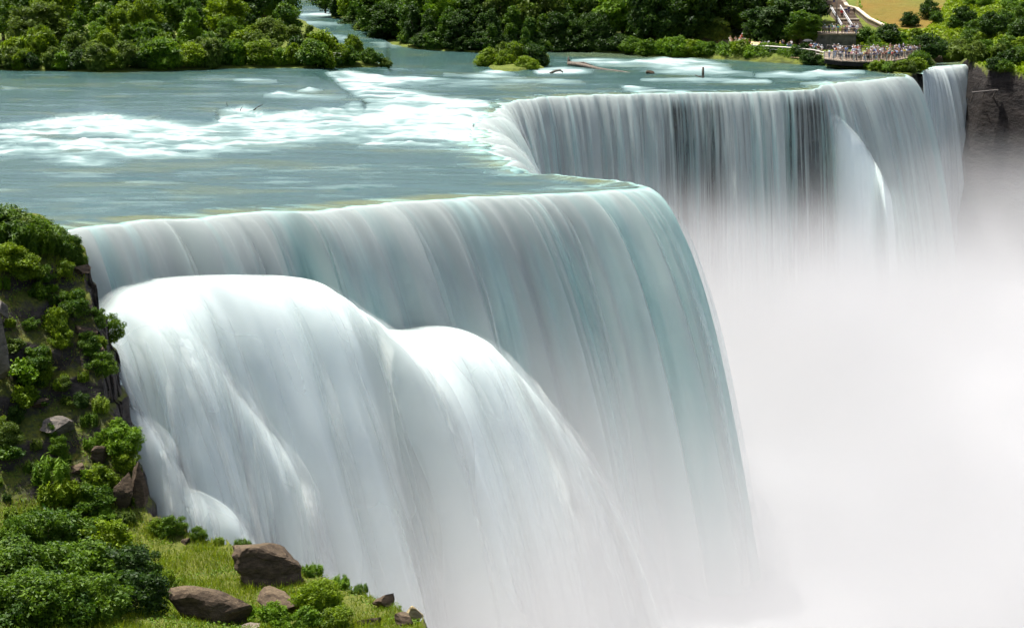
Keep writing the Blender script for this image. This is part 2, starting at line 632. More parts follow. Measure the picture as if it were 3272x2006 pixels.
PLATEAU = [(-300, 420), (0, 402), (90, 388), (180, 371), (300, 356), (420, 372), (560, 388), (690, 385), (700, 362), (760, 348), (840, 362), (930, 362), (1050, 350),
           (1160, 345), (1165, 325), (1120, 300), (1060, 268), (1010, 240), (1080, 226), (1240, 222), (1240, 100), (-300, 100)]


def river_base(X, Y):
    X, Y = np.broadcast_arrays(np.asarray(X, float), np.asarray(Y, float))
    z = np.zeros(X.shape)
    for it in range(4):
        px, py = pix(X, Y, z)
        zn = 4.6 * sstep(205, 20, py) * 1.0
        z = 0.5 * z + 0.5 * zn if it else zn
    px, py = pix(X, Y, 0.4)
    return z + 0.75 * sstep(-11, 11, poly_sd(px, py, PLATEAU))


def river_wave(X, Y):
    a = X * 0.10 - Y * 0.02
    b = Y * 0.55 + X * 0.10
    return 0.085 * fbm(a, b, 0, 3, 3) + 0.05 * fbm(a * 2.6, b * 2.4, 0, 11, 2)


def river_z(X, Y):
    return river_base(X, Y) + river_wave(X, Y)


FOAM = [  # (polygon in photograph positions, softness px, strength, ragged edge)
    ([(-200, 412), (0, 405), (90, 391), (180, 374), (300, 360), (420, 374), (560, 390), (690, 398), (720, 405), (1000, 400), (1150, 430), (1000, 452), (830, 470), (640, 485), (480, 500), (330, 512), (220, 512), (100, 492), (0, 498), (-200, 500)], 10, 1.0, 16),
    ([(690, 372), (725, 352), (780, 342), (835, 358), (870, 366), (960, 358), (1060, 350), (1150, 348), (1180, 330), (1130, 300), (1090, 275), (1150, 268), (1300, 292), (1440, 310), (1560, 330), (1570, 400), (1550, 470), (1480, 470), (1300, 440), (1150, 438), (1000, 432), (800, 420), (700, 400)], 9, 1.0, 15),
    ([(1040, 235), (1110, 226), (1230, 246), (1500, 258), (1700, 254), (1850, 258), (1870, 266), (1600, 268), (1300, 266), (1180, 280), (1090, 272)], 4, 0.95, 6),
    ([(1420, 236), (1470, 238), (1530, 232), (1560, 224), (1600, 226), (1680, 246), (1600, 252), (1500, 246)], 4, 0.85, 5),
    ([(1710, 222), (1800, 214), (1900, 224), (1830, 236), (1720, 236)], 4, 0.85, 6),
    ([(1830, 196), (1900, 190), (2000, 196), (2120, 184), (2200, 186), (2300, 204), (2330, 216), (2250, 222), (2150, 224), (2050, 212), (1920, 208)], 6, 0.95, 8),
    ([(2150, 222), (2260, 214), (2340, 226), (2400, 240), (2300, 238)], 5, 0.6, 7),
    ([(2050, 254), (2200, 250), (2330, 252), (2450, 256), (2460, 262), (2300, 262), (2100, 260)], 4, 0.85, 4),
    ([(2420, 240), (2500, 230), (2560, 236), (2620, 224), (2760, 228), (2700, 236), (2600, 242), (2500, 246)], 5, 0.85, 7),
    ([(1975, 270), (2030, 278), (2120, 288), (2200, 298), (2060, 300), (2000, 286)], 4, 0.8, 5),
    ([(2560, 268), (2640, 262), (2680, 270), (2620, 276)], 4, 0.7, 4),
    ([(750, 256), (800, 252), (880, 258), (800, 263)], 4, 0.75, 4),
    ([(850, 306), (890, 292), (940, 300), (1020, 303), (1100, 312), (1000, 314), (880, 309)], 5, 0.9, 5),
    ([(955, 292), (985, 281), (1030, 288), (1000, 294)], 3, 0.9, 3),
    ([(1085, 342), (1130, 326), (1165, 330), (1150, 345)], 4, 0.9, 3),
    ([(1150, 470), (1190, 448), (1240, 440), (1330, 456), (1440, 468), (1560, 476), (1600, 492), (1400, 478), (1260, 466)], 6, 0.9, 6),
    ([(1555, 488), (1620, 498), (1680, 530), (1720, 552), (1620, 540), (1580, 510)], 6, 0.55, 5),
    ([(920, 42), (990, 44), (1080, 40), (1085, 50), (960, 51), (910, 50)], 3, 1.0, 4),
    ([(950, 66), (1000, 68), (1080, 72), (1090, 82), (1000, 84)], 5, 0.55, 5),
    ([(995, 118), (1050, 114), (1130, 119), (1120, 128), (1040, 130), (990, 126)], 4, 1.0, 4),
    ([(1180, 136), (1260, 134), (1400, 140), (1380, 148), (1220, 146)], 4, 0.7, 5),
    ([(0, 276), (60, 280), (20, 286)], 3, 0.3, 3),
    ([(400, 712), (440, 724), (470, 735), (440, 735)], 4, 0.5, 3),
]


def river_foam(X, Y, z):
    px, py = pix(X, Y, z)
    n1 = fbm(px / 150.0, py / 11.0, 0, 31, 3, 0.5)
    n2 = fbm(px / 60.0, py / 6.0, 0, 47, 3, 0.5)
    foam = np.zeros(px.shape)
    for poly, soft, amp, rag in FOAM:
        pa = np.asarray(poly, float)
        bx0, by0 = pa.min(0) - 60
        bx1, by1 = pa.max(0) + 60
        idx = np.where((px > bx0) & (px < bx1) & (py > by0) & (py < by1))
        if len(idx[0]) == 0:
            continue
        lo = sstep(by0 + 60, by1 - 60, py[idx])          # crisp on the ledge, ragged downstream
        sd = poly_sd(px[idx], py[idx], poly) + rag * (0.35 + 1.2 * lo) * (0.9 * n1[idx] + 0.5 * n2[idx])
        so = soft * (0.8 + 1.6 * lo)
        foam[idx] = np.maximum(foam[idx], amp * sstep(-1.6 * so, 1.3 * so, sd) ** 1.3)
    tong = sstep(0.05, 0.45, fbm(px / 260.0, py / 9.0, 0, 71, 3)) * sstep(1560, 1350, px) * sstep(385, 440, py)
    foam = foam * (1 - 0.75 * tong)
    tong2 = sstep(0.0, 0.35, fbm(px / 200.0, py / 7.0, 3.3, 77, 3)) * sstep(1060, 1200, px) * sstep(345, 300, py) * sstep(258, 272, py)
    foam = foam * (1 - 0.85 * tong2)
    n3 = fbm(px / 120.0, py / 4.2, 5.1, 57, 3, 0.6)
    foam = foam * np.clip(0.72 + 0.45 * n1 + 0.75 * n3, 0.12, 1.0)
    wisp = sstep(0.0, 0.7, fbm(px / 230.0, py / 8.0, 7.7, 131, 3, 0.5) * 0.9 + n1 * 0.4) * (0.12 + 0.16 * sstep(480, 540, py) * sstep(720, 600, py))
    return np.maximum(foam, wisp)


# river sheet
Ys = [138.0]
while Ys[-1] < 640:
    Ys.append(Ys[-1] + max(0.22, Ys[-1] ** 2 / (F * CAMZ) * 1.7))
Ys = np.array(Ys)
As = np.arange(-1800, 1500, 4.6) / F
X = (Ys[:, None] * As[None, :])
Y = np.repeat(Ys[:, None], len(As), 1)
base = river_base(X, Y)
Z = base + river_wave(X, Y)
sd = np.full(X.shape, -1.0)
sd = poly_sd(X, Y, RIVER_POLY)
foam = river_foam(X, Y, Z)
wpx, wpy = pix(X, Y, Z)
Z = Z + foam * (0.12 + 0.55 * fbm(wpx / 70.0, wpy / 7.0, 0, 171, 3))
lipd = line_dist(X, Y, [tuple(p) for p in BR[::8, :2]])
Z = Z - 0.05 * sstep(2.5, 0.5, lipd)
tint = 0.75 * sstep(4.0, 0.6, lipd + 1.5 * fbm(X * .5, Y * .5, 0, 5, 2))
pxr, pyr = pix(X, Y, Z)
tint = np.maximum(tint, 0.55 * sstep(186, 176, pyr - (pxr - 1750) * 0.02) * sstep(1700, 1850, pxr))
tint = np.maximum(tint, 0.35 * sstep(0.15, 0.5, fbm(X * .11, Y * .2, 0, 91, 3)))
# curved streamlines: the flow bends towards the brink
flow_a = Y + 0.10 * X + 3.0 * np.exp(-np.abs(lipd) / 12.0)
flow_b = X - 0.15 * Y
faces = grid_faces(*X.shape)
keep = (sd.ravel() > 1.2)[faces].all(1) & ((X / Y).ravel()[faces].max(1) < 0.235)
faces = faces[keep]
used = np.unique(faces)
remap = np.full(X.size, -1)
remap[used] = np.arange(len(used))
me = mesh_np('river', np.stack([X, Y, Z], -1).reshape(-1, 3)[used], remap[faces])
fattr(me, 'foam', foam.ravel()[used])
fattr(me, 'tint', tint.ravel()[used])
fattr(me, 'streak', (0.40 + 0.55 * sstep(0.3, 0.8, foam)).ravel()[used])
vattr(me, 'flow', np.stack([flow_a, flow_b, np.zeros_like(X)], -1).reshape(-1, 3)[used])
tag(obj('river', me, M['river']), 'teal river running in rapids towards the brink of the falls', kind='structure')


def fall_sheet(R, MM, drop, upstream, nt_fall=84, seed=0, fold=1.0, foamk=1.0, zfun=None, lip_amp=0.8):
    """Swept curtain: upstream apron, rounded lip, then ballistic fall along each thrown direction."""
    n = len(R)
    kk = 0.42 + 0.68 * sstep(190, 260, R[:, 1])      # the near ribbons are broader than the far ones
    MF = np.concatenate([[0], np.cumsum(np.diff(MM) * kk[1:])])
    n1 = fbm(MM * 0.16, 0, 0, seed + 1, 3)
    n2 = fbm(MM * 0.65, 0, 0, seed + 2, 2, 0.35)
    n3 = fbm(MM * 2.3, 0, 0, seed + 3, 2)
    near = 1 - sstep(190, 260, R[:, 1])
    ph = MM * (0.16 * near + 0.42 * (1 - near)) + 0.9 * n1 + 7.3
    ph = np.concatenate([[0], np.cumsum(np.diff(MM) * (0.15 * near + 0.40 * (1 - near))[1:])]) + 1.3 * n1 + 50
    saw = (ph - np.floor(ph))
    saw = np.where(saw < 0.86, saw / 0.86, (1 - saw) / 0.14) - 0.5        # overlapping ribbons, each with a sharp trailing seam
    samp = 0.55 + 0.75 * (0.5 + 0.5 * noise(np.floor(ph) * 1.37, 0, 0, seed + 9))
    v = R[:, 4] * (1 + fold * (0.13 * n1 + 0.13 * n2 + 0.05 * n3 * (1 - near) + (0.15 + 0.07 * near) * saw * samp))
    lipo = lip_amp * (1 + 1.2 * sstep(-0.05, -0.3, R[:, 5]) * (1 - near)) * (0.8 * fbm(MM * 0.30, 0, 0, seed + 7, 3) + 0.10 * saw * samp + 0.12 * fbm(MM * 1.3, 0, 0, seed + 8, 2))
    T = math.sqrt(2 * drop / 9.81)
    ts = np.concatenate([np.linspace(-1, 0, 14)[:-1], np.linspace(0, 1, nt_fall) ** 1.25])
    rows = []
    fo, ti, fl, thn, fd = [], [], [], [], []
    for s in ts:
        if s < 0:
            off = s * upstream + lipo * (1 + s)
            x = R[:, 0] + R[:, 2] * off
            y = R[:, 1] + R[:, 3] * off
            z = zfun(x, y) + 0.035 * (1 + s)
            rows.append(np.stack([x, y, z], 1))
            fo.append(foamk * 0.5 * sstep(-0.10, 0.04, s) * np.ones(n) + np.maximum(0, river_foam(x, y, z)) * (1 - sstep(-0.3, 0.0, s)))
            ti.append(np.clip(0.9 * sstep(-1.0, -0.35, s + 0.3 * n2) * (0.75 + 0.9 * n1 + 0.5 * n2), 0, 1) * np.ones(n))
            dist = s * upstream
        else:
            t = s * T
            wob = fold * 0.35 * s * (noise(MM * 0.5, t * 0.9, 0, seed + 21) + 0.5 * noise(MM * 1.9, t * 0.8, 0, seed + 22) * (1 - 0.8 * near))
            off = lipo + v * t + wob
            zz = zfun(R[:, 0] + R[:, 2] * lipo, R[:, 1] + R[:, 3] * lipo) + 0.035
            z = zz - 0.5 * 9.81 * t * t * (0.92 + 0.08 * min(1.0, s * 3))
            rows.append(np.stack([R[:, 0] + R[:, 2] * off, R[:, 1] + R[:, 3] * off, z], 1))
            dist = 0.5 * 9.81 * t * t + 2.5 * t
            f = 0.52 + 0.46 * sstep(0.0, 0.07, s) - 0.20 * sstep(0.12, 0.5, s) + 0.14 * sstep(0.5, 0.95, s)
            fo.append(foamk * f + np.maximum(0, -R[:, 5]) + (0.14 + 0.10 * near) * n2 + (0.22 + 0.16 * near) * saw * samp * sstep(0.0, 0.1, s) + 0.12 * near * n1 + 0.10 * (1 - near))
            ti.append(0.75 * (1 - sstep(0, 0.04, s)) * np.ones(n))
        fl.append(np.stack([MF, np.full(n, dist), np.full(n, seed * 1.0)], 1))
        thn.append(np.maximum(R[:, 5], 0) * sstep(0.02, 0.3, s))
        fd.append(np.zeros(n))
    V = np.stack(rows)
    return V, np.stack(fo), np.stack(ti), np.stack(fl), np.stack(thn), np.stack(fd), ts


def sheet_obj(name, pack, streak, mat, label, shells=()):
    """shells: (distance, density) veils of loose spray riding outside the solid water"""
    V, fo, ti, fl, thn, fd, ts = pack
    streak = np.broadcast_to(np.asarray(streak, float), fo.shape)
    G = grid_faces(V.shape[0], V.shape[1])
    me = mesh_np(name, V.reshape(-1, 3), G)
    fattr(me, 'foam', np.clip(fo, 0, 1.4))
    fattr(me, 'tint', np.clip(ti, 0, 1))
    fattr(me, 'streak', streak)
    fattr(me, 'thin', thn)
    fattr(me, 'fade', fd)
    vattr(me, 'flow', fl)
    o = tag(obj(name, me, mat), label, kind='structure')
    if shells:
        du = np.gradient(V, axis=1)
        dv = np.gradient(V, axis=0)
        nr = np.cross(dv, du)
        nr /= np.linalg.norm(nr, axis=2)[..., None] + 1e-9
        out = V[-1] - V[0]
        out[:, 2] = 0
        nr = nr * np.sign((nr * (out[None] + np.array([0, 0, 12.0]))).sum(2))[..., None]
        r0 = int(np.argmax(ts > 0.04))
        sl = slice(r0, None, 2), slice(None, None, 2)
        grow = sstep(0.03, 0.38, np.clip(ts, 0, 1))[:, None] * np.ones(fo.shape)
        Vb, nb, gb, fb, fdb = V[sl], nr[sl], grow[sl], fl[sl], fd[sl]
        G2 = grid_faces(Vb.shape[0], Vb.shape[1])
        Vs, Fs, As = [], [], []
        for k, (dist, den) in enumerate(shells):
            pat = 0.6 + 0.8 * fbm(fb[..., 0] * 0.34, fb[..., 1] * 0.05, k * 3.7, 900 + k, 2)
            As.append(1 - np.clip(den * pat, 0, 1) * gb * (1 - fdb) * (1 - 0.65 * sstep(190, 250, Vb[..., 1])))
            lift = 0.04 * (k + 1) + dist * gb * (0.6 + 0.8 * (0.5 + 0.5 * fbm(fb[..., 0] * 0.3, fb[..., 1] * 0.1, k * 1.9, 940 + k, 2)))
            Fs.append(G2 + k * Vb.shape[0] * Vb.shape[1])
            Vs.append((Vb + nb * lift[..., None]).reshape(-1, 3))
        ms = mesh_np('spray', np.concatenate(Vs), np.concatenate(Fs))
        fattr(ms, 'fade', np.concatenate([q.ravel() for q in As]))
        tag(obj('spray', ms, M['spray'], o), 'loose white spray riding outside the falling water', kind='stuff')
    return o


DROP = 36.0
main_pack = fall_sheet(BR, BR_M, DROP, 5.0, seed=5, zfun=river_z, lip_amp=1.5)
sk = np.where(main_pack[6][:, None] < 0, 0.42 + 0.2 * (1 + main_pack[6][:, None]), 0.85) * np.ones((1, len(BR)))
sheet_obj('waterfall', main_pack, sk, M['fall'], 'wide curtain waterfall bending from the near brink round to the far brink', ((0.45, 0.22),))

# narrow separate fall at the right
BV = [(2948, 238, .2, -.98, 1.2, 0), (2951, 228, .2, -.98, 1.8, 0), (2962, 220, .3, -.95, 2.6, -.15), (3000, 214, .5, -.87, 3.0, -.15), (3045, 209, .7, -.7, 2.6, -.2), (3078, 208, .9, -.4, 2.1, 0), (3088, 204, .98, .1, 1.9, 0), (3084, 198, .8, .6, 1.8, 0)]
R2, M2 = brink_curve(BV, 2.6)
sheet_obj('waterfall', fall_sheet(R2, M2, 38.0, 9.0, seed=77, zfun=lambda x, y: 0.0 * x + 0.05 * noise(x * .4, y * .3, 0, 5), lip_amp=0.5), 0.5, M['fall'],
          'narrow separate waterfall beside the dark cliff at the right', ((0.4, 0.25),))

# rock wall standing behind the curtain
MW = np.linspace(0, BR_M[-1], 420)
Rw = np.stack([np.interp(MW, BR_M, BR[:, j]) for j in range(6)], 1)
zz = np.linspace(-0.9, -40, 60)
rows = []
for z in zz:
    off = -3.4 + 1.0 * fbm(MW * 0.25, z * 0.3, 0, 201, 4) + 0.55 * np.round(1.5 * noise(MW * 0.5, z * 0.55, 0, 207)) / 1.5 - 0.8 * sstep(-6, -1, z) * 0
    rows.append(np.stack([Rw[:, 0] + Rw[:, 2] * off, Rw[:, 1] + Rw[:, 3] * off, np.full(len(MW), z)], 1))
V = np.stack(rows)
tag(obj('cliff', mesh_np('cliff', V.reshape(-1, 3), grid_faces(len(zz), len(MW))), M['cliff']), 'dark wet rock wall behind the falling water', kind='structure')

# ------------------------------------------------------------------ cascades over the fallen rock at the foot of the falls
MV = main_pack[0][13:]
mpx, mpy = pix(MV[..., 0], MV[..., 1], MV[..., 2])


def on_curtain(x, y, ymin=100, ymax=1e9):
    d = (mpx - x) ** 2 + (mpy - y) ** 2
    d = np.where((MV[..., 1] < ymin) | (MV[..., 1] > ymax), 1e12, d)
    k = np.unravel_index(np.argmin(d), d.shape)
    return MV[k]


def cascade(name, top, ncol, nrow, label, seed, v0, g, T, rise, dirs, folds=1.0, fade_top=0.17, behind=1.2, white=1.0, left=0.10, bumps=()):
    """Water re-launched off a rock pile: starts inside the curtain, arches out, runs down."""
    W = catmull(np.array(top), ncol)
    D = catmull(np.array(dirs, float), ncol)
    D /= np.linalg.norm(D, axis=1)[:, None]
    seg = np.concatenate([[0], np.cumsum(np.linalg.norm(np.diff(W, axis=0), axis=1))])
    n1 = fbm(seg * 0.14, 0, 0, seed, 3)
    n2 = fbm(seg * 0.5, 0, 0, seed + 1, 3)
    ts = np.linspace(0, 1, nrow)
    rows, fo, fl, fd = [], [], [], []
    edge = sstep(0, left, np.linspace(0, 1, ncol)) * sstep(1, 0.84, np.linspace(0, 1, ncol))
    q01 = np.linspace(0, 1, ncol)
    fill = sum(a_ * np.exp(-((q01 - c_) / w_) ** 2) for c_, w_, a_ in bumps) if bumps else 0 * q01
    for s in ts:
        t = s * T
        off = fill * sstep(0.05, 0.45, s) - behind * (1 - sstep(0, 0.12, s)) + v0 * (1 + folds * (0.30 * n1 + 0.16 * n2)) * t
        off = off + folds * 1.5 * sstep(0.05, 0.5, s) * fbm(seg * 0.22, t * 0.35, 0, seed + 5, 3) + folds * 0.45 * sstep(0.05, 0.4, s) * fbm(seg * 0.9, t * 0.3, 0, seed + 6, 2)
        z = W[:, 2] + rise * math.sin(min(1, s * 6) * math.pi / 2) - 0.5 * g * t * t - 0.8 * t
        rows.append(np.stack([W[:, 0] + D[:, 0] * off, W[:, 1] + D[:, 1] * off, z], 1))
        fo.append(white * np.ones(ncol) + 0.05 * n2)
        dist = 0.5 * g * t * t + v0 * t
        fl.append(np.stack([seg, np.full(ncol, dist), np.full(ncol, seed * 1.0)], 1))
        fd.append(1 - edge * sstep(0, fade_top, s + 0.02 * n2))
    V = np.stack(rows)
    z0 = np.zeros(V.shape[:2])
    return sheet_obj(name, (V, np.stack(fo), z0, np.stack(fl), z0, np.stack(fd), ts), 0.12, M['fall'], label, ((0.45, 0.45), (1.1, 0.28)))


topA = [(190, 1180), (235, 1090), (290, 1000), (340, 945), (400, 912), (520, 890), (700, 880), (900, 882), (1000, 905), (1110, 985), (1180, 1045), (1290, 1055), (1400, 1042), (1490, 1075), (1570, 1170), (1660, 1300), (1740, 1420), (1840, 1560)]
WA = [on_curtain(x, y, ymax=200) + np.array([0.5, -0.6, 0.0]) for x, y in topA]
cascade('waterfall', WA, 340, 90, 'white cascade bulging over fallen rock below the near curtain', 301, 4.4, 6.6, 3.1, 0.7,
        [(.76, -.65)] * 3 + [(.80, -.60)] * 8 + [(.85, -.53)] * 7, left=0.02, bumps=((0.555, 0.05, 2.2),))
topB = [(350, 1075), (395, 1010), (440, 985), (500, 1010), (580, 1100), (680, 1230), (790, 1370), (880, 1520)]
WB = [on_curtain(x, y, ymax=200) + np.array([2.2, -3.4, 0.0]) for x, y in topB]
cascade('waterfall', WB, 200, 70, 'lower white cascade beside the grassy cliff foot', 331, 3.2, 6.4, 2.7, 0.5, [(.72, -.69)] * 8, 0.9, fade_top=0.4)
topC = [(330, 1345), (370, 1305), (410, 1300), (450, 1340), (500, 1430), (560, 1540), (640, 1570), (720, 1620), (800, 1720)]
WC = [PY(x, y, 146 - 0.003 * (x - 330)) for x, y in topC]
cascade('waterfall', WC, 160, 60, 'small white cascade tucked against the cliff foot', 351, 2.4, 6.0, 2.2, 0.4, [(.7, -.71)] * 9, 0.8, fade_top=0.4)
topD = [(2628, 395), (2640, 366), (2670, 372), (2720, 425), (2765, 490), (2805, 570), (2850, 680), (2880, 780)]
WD = [on_curtain(x, y, ymin=250) + np.array([0.4, -3.2, 0.0]) for x, y in topD]
cascade('waterfall', WD, 150, 60, 'white cascade bursting from the far curtain at its right step', 371, 3.0, 6.5, 2.9, 0.4, [(.0, -1.0)] * 3 + [(.15, -.99)] * 5, 0.45, fade_top=0.3, left=0.5)

# boiling white water at the bottom of the gorge
xs = np.linspace(-45, 190, 230)
ys = np.linspace(112, 430, 230)
GX, GY = np.meshgrid(xs, ys)
GZ = -35.0 + 2.2 * fbm(GX * 0.04, GY * 0.03, 0, 401, 3) + 0.5 * fbm(GX * 0.2, GY * 0.15, 0, 405, 3)
GZ = GZ - 10 * sstep(2, -14, GX + 0.25 * (GY - 120))
me = mesh_np('gorge_water', np.stack([GX, GY, GZ], -1).reshape(-1, 3), grid_faces(230, 230))
M['foam_floor'] = simple_mat('white_spray_water', (0.56, 0.56, 0.565), 0.9, 0.015, 0.05)
tag(obj('river', me, M['foam_floor']), 'white churning water at the foot of the falls', kind='structure')

# spray hanging over the foot of the falls: one closed body of drifting droplets
foot = [(-30, 150), (-8, 120), (14, 104), (60, 70), (190, 70), (190, 430), (40, 430), (10, 300), (-26, 190)]
MIST_TOP, MIST_BOT = -7.0, -45.0
V = [(x, y, MIST_BOT) for x, y in foot] + [(x, y, MIST_TOP) for x, y in foot]
k = len(foot)
Fc = [tuple(range(k))[::-1], tuple(range(k, 2 * k))] + [(i, (i + 1) % k, k + (i + 1) % k, k + i) for i in range(k)]
me = bpy.data.meshes.new('mist')
me.from_pydata(V, [], Fc)
m, nt, out = new_mat('spray_mist')
vol = N(nt, 'VolumePrincipled')
vol.inputs['Color'].default_value = (0.67, 0.668, 0.666, 1)
vol.inputs['Anisotropy'].default_value = 0.0
geo = N(nt, 'NewGeometry')
sep = N(nt, 'SeparateXYZ')
L(nt, geo.outputs['Position'], sep.inputs[0])
nz = noise_n(nt, vscale(nt, geo.outputs['Position'], (1, 0.7, 0.8)), 0.032, 3.0, 0.55)
zz = math_n(nt, 'ADD', sep.outputs[2], math_n(nt, 'MULTIPLY', math_n(nt, 'SUBTRACT', nz, 0.5), -46.0))
e = math_n(nt, 'EXPONENT', math_n(nt, 'DIVIDE', math_n(nt, 'ADD', zz, 30.0), -7.4))
side = math_n(nt, 'MULTIPLY', math_n(nt, 'ADD', math_n(nt, 'ADD', sep.outputs[0], math_n(nt, 'MULTIPLY', sep.outputs[1], 0.35)), -22.0), 1 / 26.0, True)
topf = math_n(nt, 'MULTIPLY', math_n(nt, 'SUBTRACT', -7.5, sep.outputs[2]), 0.25, True)
d = math_n(nt, 'MULTIPLY', math_n(nt, 'MULTIPLY', e, 0.058), math_n(nt, 'MULTIPLY', side, topf))
L(nt, math_n(nt, 'MINIMUM', d, 0.35), vol.inputs['Density'])
L(nt, vol.outputs[0], out.inputs['Volume'])
tag(obj('mist', me, m), 'white spray drifting over the foot of the falls', 'mist', kind='stuff')

# ------------------------------------------------------------------ terrain
def tps_fit(pts, smooth=0.02):
    P = np.asarray(pts, float)
    n = len(P)
    r2 = ((P[:, None, :2] - P[None, :, :2]) ** 2).sum(-1)
    K = r2 * np.log(r2 + 1e-9) * 0.5
    K += np.eye(n) * smooth * np.abs(K).mean()
    A = np.zeros((n + 3, n + 3))
    A[:n, :n] = K
    A[:n, n] = 1
    A[:n, n + 1:] = P[:, :2]
    A[n, :n] = 1
    A[n + 1:, :n] = P[:, :2].T
    w = np.linalg.solve(A, np.concatenate([P[:, 2], np.zeros(3)]))

    def f(X, Y):
        X, Y = np.broadcast_arrays(np.asarray(X, float), np.asarray(Y, float))
        z = w[n] + w[n + 1] * X + w[n + 2] * Y
        for i in range(n):
            q = (X - P[i, 0]) ** 2 + (Y - P[i, 1]) ** 2
            z = z + w[i] * q * np.log(q + 1e-9) * 0.5
        return z
    return f


def hit(hf, x, y, y0, y1, step=0.1):
    """first point of a height field that shows at a photograph position"""
    d = ray(x, y)
    Yv = np.arange(y0, y1, step)
    X = d[0] / d[1] * Yv
    Zr = CAMZ + d[2] / d[1] * Yv
    h = hf(X, Yv)
    k = np.argmax(h >= Zr)
    if not (h >= Zr).any():
        k = int(np.argmin(np.abs(Zr - h)))
    return np.array([X[k], Yv[k], h[k]])


# near bank: cliff beside the brink and the grassy shelf below it
near_pts = [PY(*p) for p in [
    (-150, 760, 150), (0, 760, 150), (100, 745, 152), (200, 748, 153), (0, 835, 142), (90, 842, 142), (170, 835, 143), (250, 800, 146.5), (-150, 850, 141),
    (0, 1000, 138.5), (90, 1000, 139.5), (0, 1200, 135.5), (60, 1180, 136), (-150, 1200, 135), (180, 1000, 141), (250, 960, 142), (200, 1120, 138.5), (290, 1120, 139.8), (120, 1300, 136), (230, 1250, 137.3), (310, 1280, 137.2),
    (0, 1400, 132.5), (100, 1420, 133), (200, 1420, 134), (300, 1400, 135.3), (380, 1400, 135.5), (0, 1600, 129.5), (150, 1600, 131), (300, 1560, 132.4), (420, 1500, 134), (440, 1620, 131.8),
    (0, 1720, 126), (150, 1730, 127), (300, 1700, 129), (460, 1690, 130), (600, 1720, 129), (300, 1850, 119), (0, 1850, 117), (550, 1850, 121), (800, 1770, 126), (750, 1900, 119), (950, 1820, 124),
    (950, 1930, 118), (1100, 1880, 121), (1150, 1980, 114), (1250, 1935, 117), (1340, 2000, 111.5), (500, 2000, 107), (0, 2000, 105), (900, 2010, 112), (300, 2150, 98), (900, 2150, 101), (-150, 2000, 104), (-150, 1700, 126), (-150, 1400, 132)]]
near_tps = tps_fit(near_pts, 0.002)
near_foot = [PY(*p)[:2] for p in [(205, 748, 155), (262, 780, 147.5), (286, 900, 143.2), (300, 1060, 141), (318, 1150, 139.6), (332, 1290, 137.4), (400, 1410, 135.6), (446, 1500, 134.2), (466, 1600, 132.6), (474, 1662, 131),
                                  (520, 1680, 130.6), (600, 1704, 129.6), (800, 1756, 127), (950, 1808, 125), (1100, 1866, 122), (1250, 1926, 118), (1350, 1992, 112.4), (1420, 2120, 104)]]
near_foot = [tuple(p) for p in near_foot] + [(-8, 90), (-60, 90), (-60, 165), (near_foot[0][0] - 4, 162)]


def near_h(X, Y):
    X, Y = np.broadcast_arrays(np.asarray(X, float), np.asarray(Y, float))
    z = near_tps(X, Y)
    sdn = poly_sd(X, Y, near_foot)
    z = z + 0.35 * fbm(X * 0.35, Y * 0.35, 0, 501, 4)
    return np.where(sdn < 0, z + 3.2 * sdn - 0.4 * np.minimum(-sdn * 4, 1), z)


xs = np.arange(-50, -1, 0.16)
ys = np.arange(93, 160, 0.16)
GX, GY = np.meshgrid(xs, ys)
GZ = near_h(GX, GY)
# rocky strata and blocks on the steep faces
gy, gx = np.gradient(GZ, 0.16)
steep = sstep(0.7, 2.0, np.hypot(gx, gy))
stz = GZ + 0.25 * noise(GX * .3, GY * .3, 0, 511)
lay = stz / 2.6
GZ = GZ + steep * 2.1 * (sstep(0.3, 0.72, lay - np.floor(lay)) - (lay - np.floor(lay)))
blk = np.round(2.0 * noise(GX * 0.75 + 0.3 * noise(GX, GZ, 0, 5), GZ * 0.8, GY * 0.5, 513)) / 2.0
off = steep * (0.55 * blk + 0.5 * fbm(GX * 0.6, GZ * 0.6, GY * .5, 515, 4))
VX = GX + off * 0.5
VY = GY - off * 0.9
me = mesh_np('near_cliff', np.stack([VX, VY, GZ], -1).reshape(-1, 3), grid_faces(*GX.shape))
tag(obj('cliff', me, M['near_bank']), 'near rocky cliff and grassy shelf at the left of the falls', kind='structure')

# far banks
def shore(x, y):
    d = PZ(x, y, 0)
    for _ in range(6):
        d = PZ(x, y, float(river_base(d[0], d[1])))
    return d


isl_foot = [tuple(shore(x, y)[:2]) for x, y in [(-400, 232), (0, 227), (200, 230), (350, 233), (450, 231), (600, 226), (750, 221), (900, 219), (1000, 222), (1120, 225), (1222, 224), (1236, 212), (1200, 190), (1120, 158), (1040, 120), (985, 90), (955, 60), (930, 36), (900, 16)]] + [(-60, 760), (-300, 760), (-300, 330)]


def isl_h(X, Y):
    X, Y = np.broadcast_arrays(np.asarray(X, float), np.asarray(Y, float))
    s = poly_sd(X, Y, isl_foot)
    rb = river_base(X, Y)
    z = rb - 0.2 + 0.7 * sstep(0, 3, s) + 0.025 * np.maximum(s, 0) + 0.25 * fbm(X * .2, Y * .2, 0, 601, 3)
    return np.where(s < 0, rb - 0.2 + np.maximum(s, -3) * 0.6, z)


xs = np.linspace(-140, -15, 160)
ys = np.linspace(300, 560, 200)
GX, GY = np.meshgrid(xs, ys)
me = mesh_np('island', np.stack([GX, GY, isl_h(GX, GY)], -1).reshape(-1, 3), grid_faces(*GX.shape))
tag(obj('ground', me, M['far_bank']), 'wooded island ground behind the upper left river', kind='structure')

